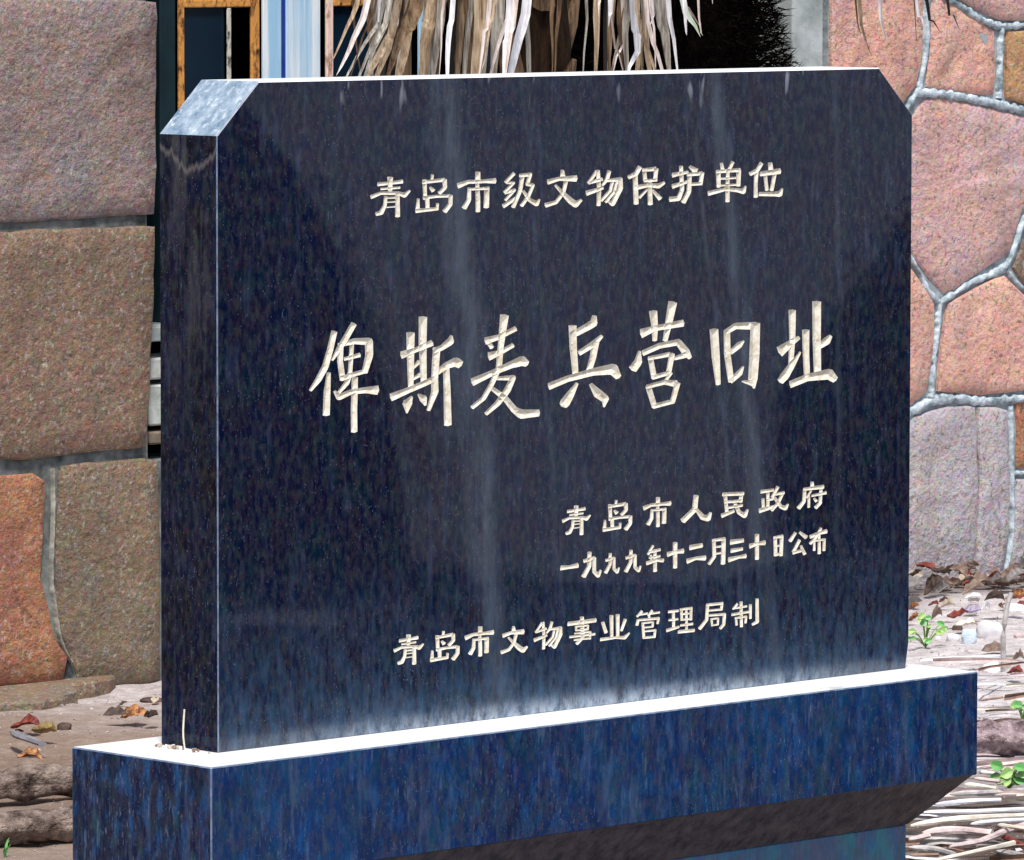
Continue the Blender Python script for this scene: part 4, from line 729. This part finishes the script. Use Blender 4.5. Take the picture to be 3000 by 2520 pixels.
# ------------------------------------------------------------ litter
LC = {
 'umber': plain('grey brown leaf', (.16,.10,.08), (.36,.27,.22), 40, .7, .3, .3), 'white': plain('whitish weathered surface', (.70,.70,.72), (.92,.92,.94), 20, .7, .3, .3),
 'dark': plain('dark brown leaf', (.03,.02,.018), (.14,.09,.07), 40, .7, .3, .3), 'orange': plain('orange tan leaf', (.12,.04,.02), (.52,.24,.09), 60, .65, .3, .3, thr=(.42,.56)),
 'red': plain('dark red leaf', (.07,.012,.010), (.34,.06,.04), 60, .6, .4, .3), 'tan': plain('tan leaf', (.42,.34,.26), (.62,.54,.44), 40, .7, .3, .3),
 'lilac': plain('lilac grey leaf', (.36,.30,.42), (.58,.52,.64), 40, .7, .3, .3), 'cream': plain('cream dry strip', (.62,.54,.42), (.88,.82,.72), 30, .7, .3, .3),
 'pale': plain('pale grey lilac stone', (.58,.57,.60), (.78,.76,.78), 20, .85, .2, .5), 'blue': plain('pale blue-grey lump', (.42,.52,.58), (.68,.76,.82), 30, .8, .3, .8),
 'yellow': plain('yellow brown leaf', (.07,.03,.015), (.52,.38,.14), 50, .6, .4, .3), 'grey': plain('grey dry strip', (.28,.26,.25), (.58,.55,.53), 30, .8, .2, .3),
 'pink': plain('pinkish grey dry strip', (.44,.34,.33), (.72,.60,.57), 30, .8, .2, .3), 'brown': plain('brown dry strip', (.14,.08,.06), (.36,.24,.18), 30, .8, .2, .3),
 'slate': plain('slate grey stick bark', (.16,.16,.18), (.28,.28,.31), 30, .8, .2, .3),
}
def leaf_mesh(w, h, seed, name='dead_leaf'):
    rr = random.Random(seed); nx_, ny_ = 8, 4; v = []; f = []
    cu = rr.uniform(.6, 1.5); c2 = rr.uniform(-1.2, 1.2); D_ = w*.55
    for i in range(nx_+1):
        t_ = i/nx_*2-1; half = (1-abs(t_)**2.2)**.75*(1+.18*math.sin(t_*9+seed)); half = max(half, .03)
        for j in range(ny_+1):
            s_ = j/ny_*2-1
            v.append((t_*w/2, s_*D_/2*half, (abs(s_)**1.5)*h*.55*cu*half+h*.25*math.sin(t_*2.3+c2)+h*.22+h*.10*rr.uniform(-1,1)))
    for i in range(nx_):
        for j in range(ny_): f.append((i*(ny_+1)+j, (i+1)*(ny_+1)+j, (i+1)*(ny_+1)+j+1, i*(ny_+1)+j+1))
    return mesh(name, v, f, False)
def chunk_mesh(w, h, seed, flat=False):
    bm = bmesh.new(); bmesh.ops.create_icosphere(bm, subdivisions=3, radius=.5)
    for q in bm.verts:
        c_ = q.co.normalized(); p = Vector([math.copysign(abs(a)**.75, a) for a in c_])*.5
        k = 1+.22*noise.noise(p*3+Vector((seed, 0, 0)))+.1*noise.noise(p*9+Vector((seed, 0, 0)))
        q.co = Vector((p.x*w*k, p.y*w*.7*k, p.z*h*k*1.15+h*.40))
    me_ = bpy.data.meshes.new('stone_piece'); bm.to_mesh(me_); bm.free()
    me_.polygons.foreach_set('use_smooth', [True]*len(me_.polygons)); return me_
RZ = math.radians(-44.2)
for k, (kind, col, q, w, h, lb) in enumerate([["leaf","umber",[4.873,3.662,0.05],0.0504,0.0162,"broad grey-brown curled leaf at the foot of the mauve wall stone"],["leaf","white",[4.764,3.57,0.05],0.0339,0.0071,"thin white bleached leaf strip beneath the broad grey-brown leaf"],["leaf","dark",[4.768,3.51,0.05],0.0409,0.0178,"dark brown curled leaf beside the pale mortar line by the wall"],["leaf","orange",[4.839,3.511,0.05],0.0428,0.0232,"orange-tan folded leaf near the right edge at the wall foot"],["leaf","red",[4.616,3.482,0.03],0.0423,0.0194,"dark red curled leaf in the middle of the leaf heap"],["leaf","tan",[4.664,3.555,0.04],0.0337,0.0195,"tan leaf just above the dark red leaf"],["leaf","umber",[4.571,3.503,0.03],0.0229,0.0229,"brown folded leaf between the green weed and the dark red leaf"],["leaf","lilac",[4.709,3.526,0.03],0.0355,0.0231,"pale lilac-grey leaf right of the dark red leaf"],["leaf","white",[4.767,3.537,0.03],0.0196,0.0231,"small whitish curled leaf between lilac leaf and white stone chunk"],["leaf","orange",[4.586,3.584,0.04],0.0212,0.0159,"small rusty leaf touching the right edge of the slab"],["leaf","orange",[4.487,3.495,0.03],0.0193,0.0193,"reddish leaf behind the green weed at the slab edge"],["leaf","cream",[4.543,3.393,0.02],0.0471,0.0157,"cream coloured leaf below the dark red leaf"],["chunk","white",[4.927,3.59,0.0],0.0486,0.0198,"bright white stone chunk by the wall at the right edge"],["chunk","pale",[4.549,3.333,0.0],0.0575,0.0383,"large pale flat-topped stone with a brown shaded underside"],["chunk","blue",[4.416,3.273,0.0],0.0327,0.0345,"pale blue-grey crumpled lump left of the flat-topped stone"],["chunk","pale",[4.448,3.345,0.0],0.0277,0.0173,"small pale pebble left of the blue-grey lump"],["chunk","dark",[4.58,3.451,0.0],0.0228,0.014,"small grey stone under the cream leaf"],["chunk","white",[4.099,2.922,0.0],0.0465,0.0216,"smooth whitish rounded stone behind the plinth corner"],["leaf","umber",[4.123,2.881,0.03],0.0249,0.0299,"brown folded leaf right of the upright stick"],["leaf","red",[3.974,2.757,0.02],0.0327,0.0131,"crimson leaf scrap right of the rounded white stone"],["leaf","umber",[4.3,3.103,0.01],0.0441,0.0136,"brown leaf tucked under the flat-topped pale stone"],["leaf","red",[2.018,3.506,0.02],0.0556,0.0249,"curled red leaf on the soil at the left edge"],["leaf","yellow",[1.985,3.413,0.02],0.0436,0.0189,"yellow and brown curled leaf against the red leaf"],["leaf","orange",[1.778,3.205,0.01],0.0425,0.0127,"small orange and black leaf left of the plinth corner"],["leaf","dark",[2.237,3.503,0.02],0.0445,0.0089,"narrow dark brown leaf near the wall foot left of the slab"],["leaf","orange",[2.271,3.488,0.02],0.049,0.0148,"bright orange leaf near the wall foot beside the slab"],["leaf","dark",[2.278,3.449,0.02],0.0252,0.0148,"black-green leaf tip next to the orange leaf by the slab"],["chunk","dark",[2.118,3.513,0.0],0.028,0.0162,"small grey-green stone right of the yellow leaf"],["chunk","dark",[2.556,3.765,0.0],0.0461,0.0123,"low grey stone at the wall foot against the slab edge"],["chunk","white",[1.722,3.086,0.0],0.0154,0.0098,"round white pebble on the soil left of the plinth"],["chunk","white",[1.717,3.106,0.0],0.0126,0.0084,"smaller white pebble left of the round white pebble"],["chunk","white",[1.728,3.052,0.0],0.021,0.0084,"oblong white pebble next to the plinth corner"]]):
    z = gh(q[0], q[1])
    if kind == 'leaf':
        o = link('dead_leaf', leaf_mesh(w*1.1, h*1.15, k), LC[col], None, (q[0], q[1], max(q[2]-h*.45, z)), (random.uniform(.15,.75), random.uniform(-.2,.2), RZ+random.uniform(-.35,.35)))
        tag(o, lb, 'leaf', 'dead leaves on the ground')
    else:
        o = link('stone_piece', chunk_mesh(w, h, k*2.3), LC[col], None, (q[0], q[1], z-.002), (0, 0, RZ+random.uniform(-.2,.2)))
        tag(o, lb, 'stone', 'loose stones on the ground')
for k, (kind, col, pts, w, lb) in enumerate([["straw","white",[[3.968,3.009,0.02],[4.051,2.978,0.02],[4.139,2.943,0.02]],0.0103,"long flat white strip lying just behind the plinth corner"],["straw","cream",[[2.671,1.736,0.02],[2.681,1.712,0.02],[2.685,1.673,0.02]],0.0078,"short cream palm strip below the green weed,uppermost of the straw"],["straw","grey",[[2.558,1.669,0.02],[2.607,1.657,0.02],[2.699,1.625,0.02]],0.0098,"grey palm strip just under the uppermost short one"],["straw","pale",[[2.456,1.61,0.02],[2.518,1.604,0.02],[2.573,1.566,0.02]],0.0092,"pale palm strip with a dark gap under it"],["straw","white",[[2.376,1.566,0.02],[2.421,1.529,0.02],[2.518,1.457,0.02]],0.0085,"long white palm strip with a pointed left tip"],["straw","cream",[[2.171,1.411,0.035],[2.239,1.403,0.035],[2.32,1.385,0.035],[2.403,1.357,0.035]],0.0113,"thick cream palm rib with an orange broken left end"],["straw","pink",[[2.192,1.404,0.02],[2.252,1.379,0.02],[2.276,1.325,0.02]],0.0141,"broad pinkish-grey palm rib below the thick cream one"],["straw","pale",[[2.272,1.368,0.03],[2.33,1.358,0.03],[2.387,1.343,0.03]],0.0074,"narrow pale strip right below the thick cream rib"],["straw","pink",[[2.054,1.22,0.03],[2.152,1.237,0.03],[2.263,1.281,0.03],[2.337,1.3,0.03]],0.0105,"pinkish palm strip rising towards the right edge"],["straw","cream",[[1.85,1.076,0.045],[1.978,1.101,0.045],[2.09,1.115,0.045]],0.0074,"clean cream strip slanting up at the bottom edge"],["straw","grey",[[2.062,1.317,0.02],[2.072,1.271,0.02],[2.049,1.208,0.02]],0.0106,"grey splintered strip beside the lower base block"],["straw","brown",[[2.004,1.263,0.02],[2.032,1.224,0.02]],0.0059,"short brown strip in the bottom corner by the base block"],["straw","cream",[[2.253,1.292,0.04],[2.244,1.219,0.04]],0.0074,"short cream strip pointing down to the right edge"],["straw","red",[[2.259,1.29,0.02],[2.228,1.233,0.02],[2.189,1.171,0.02]],0.0088,"reddish-brown strip crossing under the cream strips at right"],["straw","cream",[[2.812,1.823,0.02],[2.822,1.799,0.02]],0.0055,"tiny cream strip left of the green weed"],["straw","pink",[[2.741,1.775,0.02],[2.755,1.727,0.02]],0.0069,"small pink-grey strip under the green weed"],["straw","grey",[[2.14,1.194,0.02],[2.123,1.113,0.02]],0.0092,"grey strip in the bottom right corner"],["straw","pink",[[2.079,1.331,0.03],[2.128,1.334,0.03]],0.0093,"short pink splinter at the broken end of the cream rib"],["straw","brown",[[3.578,2.503,0.02],[3.64,2.497,0.02]],0.0041,"thin brown twig beside the right face of the plinth"],["straw","grey",[[3.734,2.641,0.01],[3.809,2.677,0.01],[3.896,2.722,0.01]],0.0032,"thin grey twig slanting above the brown twig"],["straw","slate",[[1.912,3.421,0.02],[1.883,3.343,0.02],[1.859,3.267,0.02]],0.013,"smooth slate-grey stick below the curled red leaf"]]):
    P = [(p[0], p[1], max(p[2], gh(p[0], p[1])+w*.4)+.0015*math.sin(i*2.1+k)) for i, p in enumerate(pts)]
    P = resample(P, 9); c0 = P[0].copy()
    v, f = tube_vf([p-c0 for p in P], [w*.62*(.35+.65*min(1, i/1.5)) for i in range(10)], 8, .45, k)
    v = [Vector((a.x, a.y, a.z*.8)) for a in v]
    nm = 'stick' if lb.startswith('smooth') or 'twig' in lb else 'dry_palm_strip'
    o = link(nm, mesh(nm, v, f, False), LC[col], None, c0); tag(o, lb, 'stick' if nm == 'stick' else 'palm strip', 'dry palm strips and sticks on the ground')
v, f = tube_vf(resample([(0,0,-.02),(-.004,.004,.06),(.004,0,.135),(.012,-.004,.16)], 8), [.0055]*9, 8, .4)
o = link('stick', mesh('stick', v, f), LC['grey'], None, (4.095, 2.888, 0)); tag(o, 'pale upright stick standing among the leaves near the right edge', 'stick')
# a dry stalk and crumbs of soil lodged on the ledge at the slab's end
v, f = tube_vf(resample([(0,0,0),(-.002,.001,.02),(.001,.002,.048)], 6), [.0011]*7, 5)
tag(link('stalk', mesh('stalk', v, f), LC['cream'], None, (-.612, .045, .55)), 'thin pale dry stalk standing on the ledge against the left end of the slab', 'stalk')
cr = [chunk_mesh(.012, .008, 80+i) for i in range(3)]
for i, m_ in enumerate(cr): m_.materials.append(LC[('tan','umber','pale')[i]])
for i in range(26):
    o = link('crumb', cr[i % 3], None, None, (-.609-abs(random.gauss(0,.006)), random.uniform(.002,.10), .5505), (0,0,random.uniform(0,6))); s_ = random.uniform(.2,.55); o.scale = (s_, s_, s_)
    tag(o, 'small crumb of soil lodged on the ledge against the left end of the slab', 'soil crumb', 'soil crumbs on the ledge')
# small straw pieces and leaves that nothing tells apart
sm = [strip_mesh([(0,0,.006),(.05,.001,.008),(.11,0,.006)], .006, 2, n=4, fold=1), strip_mesh([(0,0,.006),(.07,-.002,.009),(.15,.001,.005)], .008, 5, n=4, fold=1), strip_mesh([(0,0,.005),(.03,.001,.006),(.06,.0,.005)], .005, 9, n=3, fold=1)]
smc = []
for m_ in sm:
    for cn_ in ('cream','grey','pink','brown','pale'):
        c_ = m_.copy(); c_.materials.append(LC[cn_]); smc.append(c_)
rr = random.Random(11)
for i in range(240):
    t_ = rr.random()**1.5; x = 2.15+t_*1.8+rr.uniform(-.5,.7); y = 1.0+t_*1.8+rr.uniform(-.45,.45)
    o = link('dry_palm_strip', rr.choice(smc), None, None, (x, y, gh(x, y)+rr.uniform(.0,.02)), (rr.uniform(-.15,.15), rr.uniform(-.12,.12), RZ+rr.gauss(0,.35)))
    s_ = rr.uniform(.7,2.0); o.scale = (s_, s_, s_)
    tag(o, 'short thin dry palm strip scattered on the soil right of the plinth', 'palm strip', 'small dry strips scattered right of the plinth')
lmv = []
for i, cn_ in enumerate(('umber','dark','brown','red','dark','umber','grey','tan')):
    m_ = leaf_mesh(.035, .016, 40+i); m_.materials.append(LC[cn_]); lmv.append(m_)
for i in range(230):
    if i < 190: x = rr.uniform(4.3, 5.9); y = 4.02-abs(rr.gauss(0,.17))
    else: x = rr.uniform(.9, 3.6); y = rr.uniform(2.5, 4.0)
    o = link('dead_leaf', rr.choice(lmv), None, None, (x, y, gh(x, y)+(rr.uniform(.0,.05) if i < 190 else .004)), (rr.uniform(-.3,1.2), rr.uniform(-.5,.5), RZ+rr.uniform(-.8,.8)) if i < 190 else (0,0,rr.uniform(0,6.3)))
    s_ = rr.uniform(.6,1.9) if i < 190 else rr.uniform(.3,.8); o.scale = (s_, s_, s_)
    if i < 190: tag(o, 'small dry leaf in the heap along the foot of the wall', 'leaf', 'small leaves heaped at the wall foot')
    else: tag(o, 'tiny dry leaf scrap lying loose on open soil', 'leaf', 'tiny leaf scraps on open soil')
rub = [chunk_mesh(.022, .012, 60+i) for i in range(4)]
for i, m_ in enumerate(rub): m_.materials.append(LC[('pale','umber','slate','pink')[i]])
for i in range(60):
    x = rr.uniform(.95, 3.4) if i < 34 else rr.uniform(2.6, 5.3); y = rr.uniform(2.35, 4.0) if i < 34 else rr.uniform(1.4, 3.9)
    if x < .9 and y < .4: continue
    o = link('stone_piece', rub[i % 4], None, None, (x, y, gh(x, y)-.002), (0, 0, rr.uniform(0, 6.3))); s_ = rr.uniform(.35, 1.3); o.scale = (s_, s_, s_)
    tag(o, 'small loose pebble half sunk in the open soil', 'stone', 'small pebbles on open soil')
# grit: too many to count
gv_ = []; gf_ = []
for i in range(14000):
    x = rr.uniform(.7, 5.8); y = rr.uniform(.9, 4.05); s_ = rr.uniform(.0015, .0042)*(1.5 if rr.random() < .1 else 1); z = gh(x, y)+s_*.2
    o_ = len(gv_); P = [Vector((rr.uniform(-1,1), rr.uniform(-1,1), rr.uniform(-.6,.2)))*s_ for _ in range(3)]+[Vector((rr.uniform(-.4,.4)*s_,rr.uniform(-.4,.4)*s_,s_*.45))]
    gv_ += [(x+p.x, y+p.y, z+p.z) for p in P]; gf_ += [(o_,o_+1,o_+2),(o_,o_+1,o_+3),(o_+1,o_+2,o_+3),(o_+2,o_,o_+3)]
o = link('gravel', mesh('gravel', gv_, gf_), plain('mixed grit', (.16,.12,.10), (.50,.45,.42), 9, .9, .2, 0, thr=(.4,.56)), kind='stuff'); tag(o, 'fine grit and crumbs of soil scattered over the ground', 'gravel')
# logs
logm = plain('weathered log bark with pale flecks', (.07,.048,.04), (.40,.31,.26), 30, .95, .15, 1.0, thr=(.38,.66), bd=.02)
logp = plain('pinkish weathered log bark', (.10,.06,.06), (.55,.43,.45), 26, .95, .15, 1.0, thr=(.38,.64), bd=.02)
for k, (pts, r, lb) in enumerate([[[[1.34,2.907,0.0],[1.492,2.849,0.0],[1.626,2.797,0.0]],0.026,"weathered pale-flecked brown log on the soil,the upper one left of the plinth"],[[[0.996,2.481,0.0],[1.13,2.415,0.0],[1.259,2.367,0.0]],0.031,"weathered brown log,the lower one left of the plinth above pale ground"],[[[3.02,2.083,0.0],[3.121,2.032,0.0],[3.222,1.955,0.0]],0.031,"pinkish brown log with a dark underside on the soil right of the plinth"]]):
    P = resample([(p[0], p[1]+r*.9, r*.86) for p in pts], 22); c0 = P[0].copy()
    v, f = tube_vf([p-c0 for p in P], [r*(1+.35*noise.noise(Vector((i*.5, k, 0)))) for i in range(23)], 20, .55, k*5)
    o = link('log', mesh('log', v, f, True), logp if k == 2 else logm, None, c0); tag(o, lb, 'log', 'weathered logs lying on the soil')
# weeds
gl = plain('fresh green weed leaf', (.05,.24,.06), (.20,.48,.14), 25, .5, .4, .2)
gl2 = plain('yellow green weed leaf', (.14,.30,.07), (.40,.56,.20), 25, .5, .4, .2)
stem = plain('green weed stem', (.12,.28,.06), (.25,.4,.12), 20, .6, .3, 0)
for k, (base, lv, lb) in enumerate([[[4.294,3.286,0.0],[[4.269,3.266,0.059,0.0312],[4.233,3.266,0.032,0.0263],[4.277,3.266,0.02,0.0197],[4.323,3.266,0.034,0.0345],[4.279,3.266,0.046,0.0148]],"bright green weed of rounded leaves at the right edge of the slab"],[[2.827,1.769,0.0],[[2.782,1.749,0.028,0.0413],[2.83,1.749,0.032,0.0317],[2.787,1.749,0.013,0.0286],[2.837,1.749,-0.0,0.0349],[2.819,1.749,0.016,0.019]],"vivid green weed with broad leaves among the straw right of the plinth"],[[3.534,2.353,0.0],[[3.497,2.333,0.027,0.027],[3.518,2.333,0.019,0.019]],"tiny green seedling on pale soil above the pinkish log"]]):
    b0 = Vector((base[0], base[1], gh(base[0], base[1]))); T_ = thing('weed', lb, 'weed', b0, 'green weeds')
    lv = [(x+random.uniform(-.4,.4)*s_, y+random.uniform(-.4,.4)*s_, z+random.uniform(-.35,.35)*s_, s_*random.uniform(.35,.8)) for (x, y, z, s_) in lv for _ in range(4)]
    for i, (x, y, z, s_) in enumerate(lv):
        e = Vector((x, y, max(z, .012)))-b0
        v, f = tube_vf(resample([(0,0,0), tuple(e*.5+Vector((0,0,.008))), tuple(e)], 5), .0012, 5)
        link('stem', mesh('stem', v, f), stem, T_)
        w = s_; v = []; f = []
        for a in range(7):
            t_ = a/6*2-1; hf = max((1-abs(t_)**2)**.6, .05)
            for b in range(3): v.append((t_*w*.5, 0+abs(b-1)*-.12*w*hf, (b-1)*w*.36*hf+.05*w*math.sin(t_*3)))
        for a in range(6):
            for b in range(2): f.append((a*3+b, (a+1)*3+b, (a+1)*3+b+1, a*3+b+1))
        link('leaf', mesh('leaf', v, f), gl if (i+k) % 2 == 0 else gl2, T_, e, (random.uniform(-.7,-.2), random.uniform(-.5,.5), RZ+random.uniform(-.5,.5)))
gs = thing('grass_tuft', 'sprig of thin green grass at the lower left corner', 'grass', (1.002, 2.337, 0))
for i in range(6):
    a = random.uniform(0, 6.28); L = random.uniform(.02, .045)
    link('blade', strip_mesh([(0,0,0),(math.cos(a)*.004, math.sin(a)*.004, L*.6),(math.cos(a)*.012, math.sin(a)*.012, L)], .0025, i, n=5), gl, gs)

# ------------------------------------------------------------ planting on the viewer's side, seen mirrored in the polished face
hg = plain('dark clipped hedge leaves', (.010,.016,.008), (.030,.045,.020), 20, .9, .1, 0)
def dome(h): return .74*math.sqrt(max(0, 1-h*h))
def cone(h): return .92*(1-max(h, .30))
for k, (cx, cy, hh, pf_, nm, lb) in enumerate(((3.73, -5.36, 1.27, dome, 'round_shrub', 'dark rounded evergreen, the left one of two facing the tablet'), (6.13, -4.57, 1.25, cone, 'conical_shrub', 'dark cone-shaped evergreen, the right one of two facing the tablet'))):
    c_ = thing(nm, lb, 'shrub', (cx, cy, 0))
    link('foliage', needle_cloud(0, 0, .02, hh, pf_, 5000, .012, .006, 20+k, .97), hg, c_, kind='stuff')
    v, f = tube_vf([(0, 0, -.05)]+[(0, 0, hh*i/14) for i in range(1, 15)], [pf_(0)]+[max(pf_(i/14), .01) for i in range(1, 15)], 32, .0)
    link('inner_twigs', mesh('inner_twigs', v, f, True), hg, c_)
